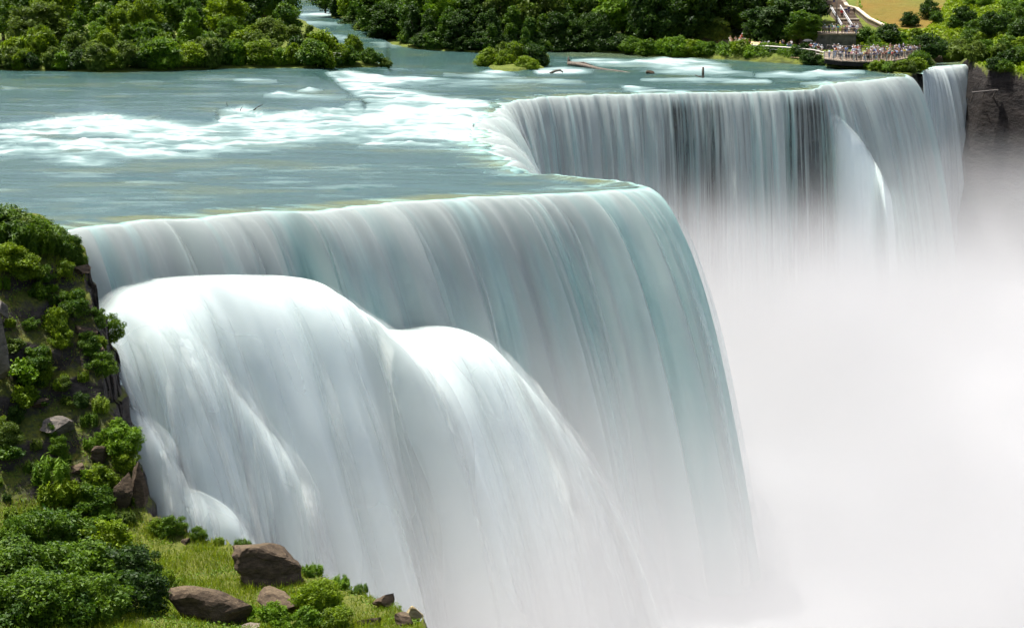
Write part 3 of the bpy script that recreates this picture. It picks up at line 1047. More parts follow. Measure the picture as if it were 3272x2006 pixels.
bank_px = [(1062, 20), (1062, 60), (1100, 100), (1200, 132), (1345, 160), (1560, 170), (1700, 166), (1850, 166), (2000, 172), (2080, 182), (2250, 184), (2400, 194), (2560, 205), (2640, 211), (2710, 217), (2780, 224), (2830, 231)]
bank_sh = [shore(x, y) for x, y in bank_px]
luna = [PZ(2860, 232, 0.2), PZ(2890, 234, 0.2), PZ(2922, 234, 0.2), PZ(2941, 226, 0.2), PZ(2948, 212, 0.2), PZ(2960, 192, .2), PZ(2985, 185, .2), PZ(3060, 188, .2), PZ(3092, 196, .2), PZ(3104, 206, 0.2), PY(3160, 222, 353), PY(3272, 240, 347), PY(3600, 300, 330)]
far_foot = [tuple(p[:2]) for p in bank_sh] + [tuple(p[:2]) for p in luna] + [(240, 330), (240, 760), (-80, 760), (-44, 560)]
far_pts = [(p[0], p[1], p[2] + 0.3) for p in bank_sh] + [(p[0], p[1], p[2]) for p in luna]
far_pts += [tuple(PY(*p)) for p in [
    (2300, 150, 379), (2400, 157, 376), (2500, 163, 372), (2600, 170, 366), (2560, 152, 378), (2560, 188, 358), (2600, 190, 356), (2640, 197, 352.5), (2690, 200, 350), (2740, 202, 349), (2850, 198, 351.5), (2940, 181, 362), (2800, 170, 364), (2900, 164, 368), (2700, 170, 364),
    (2600, 150, 376), (2660, 151, 376), (2720, 150, 376), (2800, 140, 380), (2640, 103, 383), (2720, 102, 384), (2600, 103, 383), (2770, 106, 386), (2640, 60, 402), (2700, 60, 402), (2690, 20, 413), (2740, 40, 409), (2800, 84, 398), (2850, 60, 404), (2900, 0, 420),
    (2900, 110, 391), (3000, 90, 393), (3000, 20, 412), (3000, 160, 372), (3100, 40, 402), (3100, 110, 384), (3100, 165, 366), (3200, 60, 392), (3200, 140, 370), (3272, 0, 404), (3272, 100, 376), (3272, 190, 357), (3200, 200, 358),
    (2500, 120, 396), (2400, 90, 410), (2200, 100, 420), (2000, 100, 425), (1700, 110, 425), (1400, 110, 425), (1150, 80, 460), (1200, 20, 520), (2550, 60, 415), (3272, -60, 430), (2900, -60, 445), (2600, -60, 450), (2000, -40, 500), (1500, -40, 520), (3600, 0, 410), (3600, 200, 350)]]
far_tps = tps_fit(far_pts, 0.001)


def far_h(X, Y):
    X, Y = np.broadcast_arrays(np.asarray(X, float), np.asarray(Y, float))
    s = poly_sd(X, Y, far_foot)
    z = np.minimum(far_tps(X, Y), 26) + 0.2 * fbm(X * .15, Y * .15, 0, 621, 3) * sstep(0, 6, s)
    gorge = sstep(60, 66, X) * sstep(372, 352, Y)
    z = np.where((X > 52.5) & (X < 64.3) & (Y < 378.4) & (Y > 366), np.minimum(z, 2.0), z)
    z = np.where((X > 52.5) & (X < 66.5) & (Y >= 378.4) & (Y < 390.5), np.minimum(z, 4.5), z)
    lo = np.where(gorge > 0.3, -42.0, -2.5)
    out_z = np.maximum(z + s * np.where(gorge > 0.3, 5.0, 0.9), lo)
    return np.where(s < 0, out_z, z)


xs = np.arange(-56, 112, 0.62)
ys = np.arange(322, 560, 0.62)
GX, GY = np.meshgrid(xs, ys)
GZ = far_h(GX, GY)
gy, gx = np.gradient(GZ, 0.62)
steep = sstep(1.2, 3.0, np.hypot(gx, gy))
off = steep * (1.2 * fbm(GX * .25, GZ * .3, 0, 631, 4) + 0.7 * np.round(2 * noise(GX * .3, GZ * .35, 0, 633)) / 2)
ffar = grid_faces(*GX.shape)
sdf = poly_sd(GX, GY, far_foot).ravel()
ggm = (sstep(60, 66, GX) * sstep(372, 352, GY)).ravel() > 0.3
ffar = ffar[((sdf > -4.5) | ggm)[ffar].all(1)]
me = mesh_np('far_bank', np.stack([GX + 0.2 * off, GY - 0.6 * off, GZ], -1).reshape(-1, 3), ffar)
LAWN = [(2742, -60), (2745, 30), (2775, 62), (2830, 84), (2890, 104), (2960, 98), (3000, 60), (3020, 20), (3080, -60)]
qx, qy = pix(GX, GY, GZ)
fattr(me, 'dry', (sstep(-12, 14, poly_sd(qx, qy, LAWN) + 10 * fbm(GX * .3, GY * .2, 0, 655, 3)) * (0.75 + 0.5 * fbm(GX * .12, GY * .12, 0, 657, 3))).ravel())
tag(obj('ground', me, M['far_bank']), 'far bank with lawn hillside and dark cliff edge', kind='structure')

# wooded rise closing the view behind everything
xs = np.linspace(-420, 420, 60)
ys = np.linspace(555, 1400, 60)
GX, GY = np.meshgrid(xs, ys)
GZ = 4 + 22 * sstep(560, 900, GY) + 1.5 * fbm(GX * .03, GY * .03, 0, 641, 3)
tag(obj('hill', mesh_np('hill', np.stack([GX, GY, GZ], -1).reshape(-1, 3), grid_faces(60, 60)), M['far_bank']), 'wooded rise far behind the river', kind='structure')

# ------------------------------------------------------------------ plants: prototypes
def leaf_cloud(seed, clumps, n, size, aspect=1.0, upright=0.0, shell=0.55):
    """leaf-sized faces spread through clumps of a crown; clumps = (x, y, z, rx, rz)"""
    r = np.random.default_rng(seed)
    C = np.asarray(clumps, float)
    wgt = C[:, 3] ** 2
    ci = r.choice(len(C), n, p=wgt / wgt.sum())
    d = r.normal(size=(n, 3))
    d /= np.linalg.norm(d, axis=1)[:, None]
    rad = shell + (1.12 - shell) * r.random(n) ** 0.7
    rad *= 1 + 0.5 * noise(d[:, 0] * 2 + ci, d[:, 1] * 2, d[:, 2] * 2, seed)
    P = C[ci, :3] + d * rad[:, None] * np.stack([C[ci, 3], C[ci, 3], C[ci, 4]], 1)
    P[:, 2] = np.maximum(P[:, 2], 0.02)
    nrm = d * 0.7 + r.normal(size=(n, 3)) * 0.65 + np.array([0, 0, 0.35])
    nrm /= np.linalg.norm(nrm, axis=1)[:, None]
    tmp = r.normal(size=(n, 3)) + np.array([0, 0, upright * 3])
    u = np.cross(nrm, tmp)
    u /= np.linalg.norm(u, axis=1)[:, None]
    w = np.cross(u, nrm)
    s = size * (0.6 + 0.8 * r.random(n))[:, None]
    a = w * s * 0.5 * aspect
    b = u * s * 0.5 / math.sqrt(aspect)
    V = np.stack([P - a, P + b * 0.9 - a * 0.1, P + a, P - b * 0.9 - a * 0.1], 1).reshape(-1, 3)
    var = np.clip(0.5 + 0.28 * r.normal(size=n) + 0.22 * r.normal(size=len(C))[ci], 0, 1)
    me = mesh_np('foliage', V, np.arange(4 * n).reshape(-1, 4), smooth=False)
    fattr(me, 'var', np.repeat(var, 4))
    return me


def trunk_mesh(seed, h, r0, clumps, lean=0.0, top=0.75):
    r = np.random.default_rng(seed)
    mb = MB()
    pts = [np.array([0, 0, -0.6]), np.array([0, 0, 0.0])]
    x = y = 0
    for k in range(1, 6):
        x += r.normal() * 0.05 * h / 5 + lean * h / 25
        y += r.normal() * 0.05 * h / 5
        pts.append(np.array([x, y, h * top * k / 5]))
    rad = [r0 * 1.25, r0] + [r0 * (1 - 0.15 * k) for k in range(1, 6)]
    mb.tube(pts, rad, 7)
    for c in clumps[:9]:
        k = 2 + int(r.integers(0, 4))
        a = pts[k]
        b = np.array(c[:3])
        mid = (a + b) / 2 + r.normal(size=3) * 0.06 * h
        mb.tube([a, mid, b], [r0 * 0.42, r0 * 0.28, r0 * 0.1], 5)
    return mb.mesh('trunk', True)


def crown_clumps(seed, n, h0, h1, R, rc, conic=0.0):
    r = np.random.default_rng(seed)
    out = []
    for i in range(n):
        f = (i + r.random()) / n
        z = h0 + (h1 - h0) * f
        rr = R * math.sqrt(max(0.05, 1 - (2 * f - 0.85) ** 2 * 0.75)) * (1 - conic * f) * (0.35 + 0.65 * math.sqrt(r.random()))
        a = r.random() * 2 * math.pi
        q = rc * (0.7 + 0.6 * r.random())
        out.append((rr * math.cos(a), rr * math.sin(a), z, q, q * (0.7 + 0.25 * r.random())))
    return out


PROTO = {}


def proto(kind, i, clumps, n, size, aspect, upright, h, r0, top, lean=0.0):
    PROTO[(kind, i)] = (leaf_cloud(1000 + 37 * i + hash(kind) % 7, clumps, n, size, aspect, upright), trunk_mesh(2000 + 31 * i, h, r0, clumps, lean, top))


# unit heights: trees 10 m, far shrubs 3 m, near shrubs 2 m
for i in range(5):
    c = crown_clumps(10 + i, 46, 2.2, 9.3, 3.1, 0.85) + [(0, 0, 4.5, 1.8, 1.6), (0, 0, 6.8, 1.6, 1.6)]
    PROTO[('tree', i)] = (leaf_cloud(1000 + i, c, 9000, 0.30, 1.5), trunk_mesh(2000 + i, 10, 0.2, c, 0.0, 0.7))
for i in range(3):
    c = crown_clumps(30 + i, 40, 0.8, 9.4, 2.2, 0.7, 0.45) + [(0, 0, 4, 1.4, 1.6), (0, 0, 2.2, 1.5, 1.4), (0, 0, 6.6, 1.1, 1.3)]
    PROTO[('slim', i)] = (leaf_cloud(1100 + i, c, 8000, 0.28, 1.7, 0.3), trunk_mesh(2100 + i, 10, 0.17, c, 0.0, 0.75))
for i in range(5):
    c = crown_clumps(50 + i, 24, 0.4, 2.7, 1.4, 0.46) + [(0, 0, 0.9, 1.3, 0.9), (0, 0, 1.7, 0.95, 0.9)]
    PROTO[('shrub', i)] = (leaf_cloud(1200 + i, c, 5200, 0.17, 1.5), trunk_mesh(2200 + i, 3, 0.06, c, 0.0, 0.5))
for i in range(3):
    c = crown_clumps(70 + i, 26, 0.4, 2.9, 1.25, 0.38) + [(0, 0, 0.8, 1.1, 0.9), (0, 0, 1.8, 0.8, 0.9)]
    PROTO[('willow', i)] = (leaf_cloud(1300 + i, c, 5200, 0.21, 3.0, 0.8), trunk_mesh(2300 + i, 3, 0.06, c, 0.0, 0.5))
for i in range(4):
    c = crown_clumps(90 + i, 26, 0.25, 1.85, 1.0, 0.30) + [(0, 0, 0.7, 0.8, 0.6)]
    PROTO[('near', i)] = (leaf_cloud(1400 + i, c, 6500, 0.095, 1.5), trunk_mesh(2400 + i, 2, 0.035, c, 0.0, 0.6))
for i in range(2):
    c = [(a_[0], a_[1], a_[2] * 0.55 + 0.1, 0.10, 0.5 + 0.35 * ((k_ * 37) % 10) / 10) for k_, a_ in enumerate(crown_clumps(110 + i, 34, 0.2, 1.5, 0.85, 0.3))]
    PROTO[('weed', i)] = (leaf_cloud(1500 + i, c, 3200, 0.11, 4.0, 1.0), trunk_mesh(2500 + i, 2, 0.02, c, 0.0, 0.7))
for i in range(2):
    c = crown_clumps(130 + i, 9, 0.35, 1.6, 1.0, 0.5)
    PROTO[('broad', i)] = (leaf_cloud(1600 + i, c, 2000, 0.20, 1.2), trunk_mesh(2600 + i, 2, 0.03, c, 0.0, 0.6))
HT = {'tree': 10.0, 'slim': 10.0, 'shrub': 3.0, 'willow': 3.0, 'near': 2.0, 'weed': 2.0, 'broad': 2.0}
prng = random.Random(11)


def plant(kind, base, height, mat, label, group=None, wide=1.0, tilt=0.0):
    n = sum(1 for k in PROTO if k[0] == kind)
    fol, tr = PROTO[(kind, prng.randrange(n))]
    s = height / HT[kind]
    is_tree = kind in ('tree', 'slim')
    name = 'tree' if is_tree else ('weed_plant' if kind == 'weed' else 'shrub')
    root = empty(name, tuple(base), prng.random() * 6.283, label, 'tree' if is_tree else ('plant' if kind == 'weed' else 'shrub'), group, (s * wide * prng.uniform(0.78, 1.3), s * wide * prng.uniform(0.78, 1.3), s))
    root.rotation_euler = (prng.uniform(-.2, .2), prng.uniform(-.2, .2), prng.random() * 6.283)
    obj('crown' if is_tree else 'foliage', fol, M[mat], root)
    obj('trunk' if is_tree else 'stem', tr, M['bark'], root)
    return root


TONE = {'leaf_yellow': 'yellow-green', 'leaf_mid': 'mid-green', 'leaf_dark': 'dark green', 'leaf_olive': 'olive-green', 'leaf_bright': 'fresh green'}


def pick(ws):
    ks = list(ws)
    return prng.choices(ks, [ws[k] for k in ks])[0]


# ------------------------------------------------------------------ wooded island at upper left
def shore_line(pts):
    return [shore(x, y) for x, y in pts]


isl_sh = [(-30, 226), (200, 229), (350, 231), (450, 229), (600, 224), (750, 219), (900, 217), (1000, 220), (1120, 223), (1215, 221)]


def along(pts, x):
    xs_ = [p[0] for p in pts]
    return float(np.interp(x, xs_, [p[1] for p in pts]))


def isl_row(tagname, x0, x1, step, inset, hfun, kinds, tones, desc, jitter=0.35, wide=1.0):
    xs_ = []
    x = x0
    while x < x1:
        xs_.append(x + prng.uniform(-jitter, jitter) * step)
        x += step * prng.uniform(0.85, 1.15)
    for i, x in enumerate(xs_):
        p = shore(x, along(isl_sh, x))
        Yb = p[1] + inset * prng.uniform(0.75, 1.3)
        Xb = p[0] * Yb / p[1]
        t = pick(tones)
        h = hfun(x) * prng.uniform(0.72, 1.32)
        z = float(isl_h(Xb, Yb)) - 0.1
        plant(pick(kinds), (Xb, Yb, z), h, t, f"{TONE[t]} {desc}, {nth(i)} from left", 'plants of the ' + tagname, wide)


isl_row('island front row', -20, 1225, 46, 1.6, lambda x: np.interp(x, [0, 500, 800, 1000, 1120, 1225], [3.3, 3.6, 3.6, 3.4, 2.8, 2.1]), {'shrub': 3, 'willow': 2},
        {'leaf_yellow': 4, 'leaf_olive': 3, 'leaf_bright': 1, 'leaf_mid': 2, 'leaf_dark': 1}, 'shoreline shrub of the left island front row', wide=1.15)
isl_row('island second row', -20, 1190, 62, 7, lambda x: np.interp(x, [0, 450, 700, 950, 1060, 1190], [5.0, 5.4, 5.6, 5.0, 4.3, 3.4]), {'shrub': 2, 'willow': 2, 'slim': 1.2},
        {'leaf_yellow': 4, 'leaf_olive': 3, 'leaf_mid': 2, 'leaf_dark': 1}, 'tall shrub in the left island second row')
isl_row('island third row', -20, 1010, 74, 16, lambda x: np.interp(x, [0, 450, 700, 900, 1010], [8.2, 8.6, 8.0, 7.0, 5.5]), {'tree': 2, 'slim': 2},
        {'leaf_yellow': 4, 'leaf_olive': 2, 'leaf_mid': 2, 'leaf_dark': 1, 'leaf_bright': 2}, 'leafy tree in the left island third row')
isl_row('island fourth row', -30, 930, 84, 30, lambda x: np.interp(x, [0, 450, 700, 930], [11.5, 11.5, 10.5, 7.5]), {'tree': 3, 'slim': 1},
        {'leaf_yellow': 2, 'leaf_mid': 3, 'leaf_dark': 2, 'leaf_bright': 1}, 'tree in the left island fourth row')
isl_row('island back row', -60, 880, 100, 60, lambda x: 14.0, {'tree': 1}, {'leaf_mid': 2, 'leaf_dark': 3}, 'tall tree in the left island back row')

# blossoming shrub near the island's tip
p = shore(1062, 222)
fl = plant('shrub', (p[0], p[1] + 3, p[2]), 3.4, 'leaf_mid', 'shrub with pale creamy blossom near the island tip')
r = np.random.default_rng(5)
mb = MB()
for k in range(26):
    a, zz_, rr = r.uniform(-2.4, 0.2), r.uniform(1.2, 2.4), r.uniform(1.0, 1.35)
    mb.box((rr * math.cos(a), rr * math.sin(a), zz_), (0.13, 0.13, 0.1), r.random())
fl.rotation_euler = (0, 0, 0)
obj('blossom', mb.mesh('blossom'), M['blossom'], fl)

# ------------------------------------------------------------------ dark wood on the far bank
def wood_row(tagname, px_pts, step, inset, hfun, kinds, tones, desc, hf=far_h, wide=1.0):
    x = px_pts[0][0]
    i = 0
    while x < px_pts[-1][0]:
        q = shore(x, along(px_pts, x))
        Yb = q[1] + inset * prng.uniform(0.8, 1.25)
        Xb = q[0] * Yb / q[1]
        t = pick(tones)
        plant(pick(kinds), (Xb, Yb, float(hf(Xb, Yb)) - 0.15), hfun(x) * prng.uniform(0.85, 1.18), t, f"{TONE[t]} {desc}, {nth(i)} from left", 'plants of the ' + tagname, wide)
        i += 1
        x += step * prng.uniform(0.85, 1.2)


WB_ = [(1075, 70), (1120, 104), (1200, 130), (1345, 158), (1560, 168), (1700, 165), (1850, 165), (2000, 170), (2080, 176), (2200, 172), (2400, 172), (2600, 172)]
wood_row('far wood edge', WB_[:8], 50, 1.0, lambda x: np.interp(x, [1075, 1300, 1600, 2000], [6.5, 7.5, 7.5, 8]), {'tree': 1, 'slim': 2}, {'leaf_dark': 4, 'leaf_mid': 2}, 'tree overhanging water along the far wood', wide=1.1)
wood_row('far wood waterline', WB_[1:8], 44, 0.0, lambda x: 3.4, {'shrub': 1}, {'leaf_dark': 5, 'leaf_mid': 1}, 'low bush at the waterline of the far wood', wide=1.3)
wood_row('far wood second row', WB_[:8], 66, 9, lambda x: 12.0, {'tree': 3, 'slim': 1}, {'leaf_dark': 2, 'leaf_mid': 2, 'leaf_bright': 2, 'leaf_yellow': 1, 'leaf_olive': 2}, 'tree inside the far wood')
wood_row('far wood third row', [(1040, 60)] + WB_[2:], 84, 26, lambda x: 16.0, {'tree': 1}, {'leaf_dark': 3, 'leaf_mid': 1}, 'tall tree in the far wood back row')
wood_row('path-side wood', [(2060, 176), (2300, 164), (2580, 152)], 42, 5, lambda x: np.interp(x, [2060, 2300, 2570], [13, 13, 12]), {'tree': 3, 'slim': 1}, {'leaf_dark': 4, 'leaf_mid': 1}, 'shady tree behind the visitor path')
wood_row('upper path-side wood', [(2080, 176), (2300, 164), (2570, 152)], 48, 20, lambda x: 18.0, {'tree': 1}, {'leaf_dark': 4, 'leaf_mid': 1}, 'tall tree above the visitor path')
for i, (x, y, Yb, h, t) in enumerate([(700, 30, 600, 13, 'leaf_dark'), (800, 30, 600, 14, 'leaf_dark'), (880, 28, 600, 14, 'leaf_mid'), (950, 26, 605, 14, 'leaf_dark'), (1010, 24, 610, 13, 'leaf_dark'), (1070, 20, 600, 14, 'leaf_dark')]):
    q = PY(x, y, Yb)
    plant('tree', (q[0], q[1], 4.8), h, t, f"distant tree at the head of the side channel, {nth(i)} from the left", 'trees at the head of the side channel', 1.2)
for (x, y, h, kind, t, lab, w) in [
    (1175, 112, 3.9, 'willow', 'leaf_olive', 'olive willow bush hanging over the side channel', 1.35),
    (1560, 166, 5.5, 'slim', 'leaf_mid', 'mid-green sapling just left of the midstream islet', 1.0),
    (2018, 172, 3.2, 'shrub', 'leaf_mid', 'rounded shrub at the wood edge left of the hedge', 1.2),
    (2236, 150, 5.4, 'tree', 'leaf_olive', 'small olive-green tree left of the red-shirted visitor', 1.0),
    (2292, 148, 5.6, 'tree', 'leaf_olive', 'small spreading tree over the seated visitors', 1.1),
    (2460, 152, 7.5, 'slim', 'leaf_dark', 'wide dark tree left of the retaining wall', 1.5), (2430, 150, 7.5, 'tree', 'leaf_dark', 'dark tree behind the middle of the path', 1.4), (2500, 148, 8.5, 'slim', 'leaf_dark', 'dark conical tree left of the broad shady tree', 1.6), (2590, 147, 6.0, 'slim', 'leaf_mid', 'green bushy tree hiding the left end of the retaining wall', 1.5), (2560, 110, 9.0, 'tree', 'leaf_dark', 'tall dark tree left of the upper terrace', 1.4), (2600, 80, 9.0, 'tree', 'leaf_dark', 'tall dark tree leaning over the lawn by the stairs', 1.3), (2520, 100, 10.0, 'tree', 'leaf_mid', 'tall tree behind the dark conical tree', 1.3),
    (2550, 150, 6.8, 'tree', 'leaf_mid', 'broad shady tree touching the retaining wall', 1.3),
]:
    g = hit(far_h, x, y, 330, 470)
    plant(kind, g, h, t, lab, None, w)

# hedge of shrubs along the far shore
HEDGE = [(2060, 182), (2250, 186), (2400, 195), (2560, 205), (2600, 206)]
x = 2075
i = 0
while x < 2610:
    q = shore(x, along(HEDGE, x))
    t = pick({'leaf_yellow': 2, 'leaf_bright': 3, 'leaf_mid': 2}) if x < 2570 else 'leaf_dark'
    h = (3.3 if x > 2200 else 3.6) * prng.uniform(0.85, 1.15)
    if 2165 < x < 2205:
        h = 4.0
    plant('shrub', (q[0] * (q[1] + 2) / q[1], q[1] + 2, q[2]), h, t, f"{TONE[t]} shrub in the hedge along the far shore, {nth(i)} from the left", 'shrubs of the far shore hedge', 1.15)
    i += 1
    x += 34 * prng.uniform(0.85, 1.15)

# midstream islet
ic = shore(1640, 226)
V, Fc = [], []
n = 28
for k in range(n):
    a = 2 * math.pi * k / n
    rr = 1 + 0.18 * math.sin(3 * a + 1)
    V += [(ic[0] + 5.6 * rr * math.cos(a), ic[1] + 7 + 9 * rr * math.sin(a), ic[2] - 0.6), (ic[0] + 4.2 * rr * math.cos(a), ic[1] + 7 + 7 * rr * math.sin(a), ic[2] + 0.35)]
V.append((ic[0], ic[1] + 7, ic[2] + 0.7))
for k in range(n):
    j = (k + 1) % n
    Fc += [(2 * k, 2 * j, 2 * j + 1, 2 * k + 1), (2 * k + 1, 2 * j + 1, 2 * n)]
me = bpy.data.meshes.new('islet')
me.from_pydata(V, [], Fc)
tag(obj('ground', me, M['far_bank']), 'low islet in the middle of the river', kind='structure')
for (dx, dy, h, kind, t, lab, w) in [
    (-4.2, 5, 3.4, 'shrub', 'leaf_yellow', 'leftmost yellow-green bush on the midstream islet', 1.1),
    (-2.2, 7, 4.0, 'willow', 'leaf_olive', 'olive willow at the back left of the midstream islet', 1.1),
    (-1.4, 2, 3.0, 'shrub', 'leaf_yellow', 'yellow-green bush at the front left of the midstream islet', 1.2),
    (0.6, 5, 4.2, 'willow', 'leaf_yellow', 'tall yellow-green bush at the middle of the midstream islet', 1.0),
    (2.4, 9, 7.0, 'slim', 'leaf_mid', 'tallest sapling standing on the midstream islet', 1.0),
    (3.8, 5, 4.2, 'shrub', 'leaf_dark', 'dark bush on the right side of the midstream islet', 1.1),
    (5.0, 7, 2.6, 'shrub', 'leaf_olive', 'rightmost olive bush on the midstream islet', 1.0),
    (2.0, -2.0, 2.4, 'shrub', 'leaf_yellow', 'low bush at the near tip of the midstream islet', 1.2),
    (3.4, -4.0, 1.9, 'shrub', 'leaf_yellow', 'lowest bush dipping into the rapids off the islet', 1.2)]:
    plant(kind, (ic[0] + dx, ic[1] + 6 + dy, ic[2] - 0.1), h, t, lab, None, w)

# bushes on the hillside and round the overlook
HB = [
    (2790, 150, 2.2, 'leaf_mid'), (2762, 132, 2.6, 'leaf_mid'), (2840, 138, 3.6, 'leaf_dark'), (2800, 168, 1.8, 'leaf_bright'), (2905, 84, 2.8, 'leaf_dark'), (2968, 58, 3.6, 'leaf_dark'), (2990, 72, 2.2, 'leaf_mid'),
    (2870, 152, 2.0, 'leaf_bright'), (2930, 118, 1.6, 'leaf_yellow'), (2960, 186, 4.2, 'leaf_dark'), (3000, 186, 3.6, 'leaf_dark'), (2925, 176, 3.0, 'leaf_mid'), (3040, 150, 1.8, 'leaf_yellow'), (3080, 84, 3.8, 'leaf_dark'), (3052, 92, 2.2, 'leaf_mid'),
    (3110, 106, 2.6, 'leaf_mid'), (3180, 108, 4.2, 'leaf_dark'), (3212, 84, 3.0, 'leaf_mid'), (3100, 146, 3.0, 'leaf_mid'), (3070, 190, 3.4, 'leaf_olive'), (3110, 192, 3.2, 'leaf_olive'), (3040, 194, 2.2, 'leaf_mid'), (3150, 180, 3.0, 'leaf_bright'),
    (3240, 120, 2.8, 'leaf_mid'), (3262, 60, 3.2, 'leaf_mid'), (3270, 118, 3.4, 'leaf_dark'), (3225, 36, 2.6, 'leaf_bright'), (3190, 190, 2.6, 'leaf_olive'), (3235, 206, 3.0, 'leaf_dark'), (3268, 200, 3.0, 'leaf_mid'), (3150, 20, 2.2, 'leaf_bright'), (3100, 20, 2.0, 'leaf_bright'), (3220, 160, 2.6, 'leaf_mid'),
    (3170, 225, 2.2, 'leaf_dark'), (3210, 235, 2.0, 'leaf_mid'), (3130, 140, 2.2, 'leaf_yellow'), (3200, 60, 2.0, 'leaf_yellow'), (3255, 160, 2.2, 'leaf_yellow'), (2880, 128, 1.5, 'leaf_bright')]
HB.sort()
for i, (x, y, h, t) in enumerate(HB):
    g = hit(far_h, x, y, 330, 470)
    plant('shrub' if t != 'leaf_olive' else 'willow', g, h, t, f"{TONE[t]} shrub on the right-hand hillside, {nth(i)} from the left", 'shrubs on the hillside', 1.2)
OV = [(2575, 205, 2.4, 'leaf_dark'), (2600, 207, 2.2, 'leaf_dark'), (2628, 208, 1.0, 'leaf_mid'), (2650, 210, 0.8, 'leaf_olive'), (2680, 212, 0.8, 'leaf_olive'), (2710, 215, 0.8, 'leaf_mid'), (2740, 218, 0.9, 'leaf_olive'), (2768, 221, 1.2, 'leaf_mid'), (2795, 224, 1.6, 'leaf_yellow'), (2818, 228, 1.8, 'leaf_yellow'), (2838, 230, 1.8, 'leaf_bright'), (2860, 228, 1.8, 'leaf_olive'), (2882, 230, 2.0, 'leaf_yellow'), (2905, 232, 2.1, 'leaf_olive'), (2926, 228, 2.4, 'leaf_yellow'), (2938, 220, 3.0, 'leaf_mid')]
for i, (x, y, h, t) in enumerate(OV):
    g = hit(far_h, x, y, 318, 400)
    plant('shrub', g, h, t, f"{TONE[t]} bush below the crowded overlook railing, {nth(i)} from the left", 'bushes below the overlook', 1.25)

# meadow growth that covers the hillside
r = np.random.default_rng(21)
nq = 52000
qx_ = r.uniform(30, 112, nq * 2)
qy_ = r.uniform(345, 440, nq * 2)
qz_ = far_h(qx_, qy_)
sx, sy = pix(qx_, qy_, qz_)
ok = (poly_sd(qx_, qy_, far_foot) > 0.3) & (poly_sd(sx, sy, LAWN) < 4) & (sx > 2730) & (sx < 3330) & (sy > -20) & (poly_sd(sx, sy, [(2560, 140), (2640, 160), (2960, 160), (2960, 210), (2600, 210), (2500, 170)]) < 0) & (poly_sd(sx, sy, [(2560, 120), (2600, 40), (2640, -20), (2745, -20), (2745, 30), (2830, 90), (2760, 112)]) < 0)
idx = np.where(ok)[0][:nq]
P = np.stack([qx_[idx], qy_[idx], qz_[idx]], 1)
hgt = 0.15 + 0.9 * np.clip(fbm(P[:, 0] * .18, P[:, 1] * .18, 0, 701, 3) + 0.35, 0, 1)
P[:, 2] += hgt * r.random(len(P))
n = len(P)
nr = r.normal(size=(n, 3)) * 0.6 + np.array([0, 0, 0.7])
nr /= np.linalg.norm(nr, axis=1)[:, None]
u = np.cross(nr, r.normal(size=(n, 3)))
u /= np.linalg.norm(u, axis=1)[:, None]
w = np.cross(u, nr)
s = (0.16 + 0.22 * r.random(n))[:, None]
V = np.stack([P - u * s, P + w * s * .8, P + u * s, P - w * s * .8], 1).reshape(-1, 3)
me = mesh_np('meadow', V, np.arange(4 * n).reshape(-1, 4), False)
fattr(me, 'var', np.repeat(np.clip(0.55 + 0.25 * r.normal(size=n) + 0.5 * fbm(P[:, 0] * .1, P[:, 1] * .1, 0, 711, 3), 0, 1), 4))
tag(obj('meadow_growth', me, M['leaf_yellow']), 'tangled green growth covering the hillside', 'undergrowth', kind='stuff')

# ------------------------------------------------------------------ near bank: boulders
def rock_mesh(seed, sx, sy, sz, planes=16, rough=0.05, sub=4):
    r = np.random.default_rng(seed)
    bm = bmesh.new()
    bmesh.ops.create_icosphere(bm, subdivisions=sub, radius=1.0)
    V = np.array([v.co[:] for v in bm.verts])
    for k in range(planes):
        d = r.normal(size=3)
        d /= np.linalg.norm(d)
        h = r.uniform(0.36, 0.72)
        q = V @ d
        V = V - np.maximum(q - h, 0)[:, None] * d * 0.96
    nn = fbm(V[:, 0] * 1.8 + seed, V[:, 1] * 1.8, V[:, 2] * 2.6, seed, 5, 0.55)
    rg = 1 - np.abs(fbm(V[:, 0] * 1.3 + seed, V[:, 1] * 1.3, V[:, 2] * 2.2, seed + 3, 4, 0.55)) * 2
    V = V * (1 + rough * 1.6 * nn + rough * 1.5 * (rg - 0.6))[:, None]
    st = np.floor(V[:, 2] * 5 + 0.6 * noise(V[:, 0] * 2, V[:, 1] * 2, 0, seed))
    V[:, :2] *= (1 + 0.07 * _h(st.astype(np.int64), st.astype(np.int64) * 0, st.astype(np.int64) * 0, seed))[:, None]
    V *= np.array([sx, sy, sz]) / 0.84
    for v, c in zip(bm.verts, V):
        v.co = c
    me = bpy.data.meshes.new('boulder')
    bm.to_mesh(me)
    bm.free()
    me.polygons.foreach_set('use_smooth', [False] * len(me.polygons))
    return me


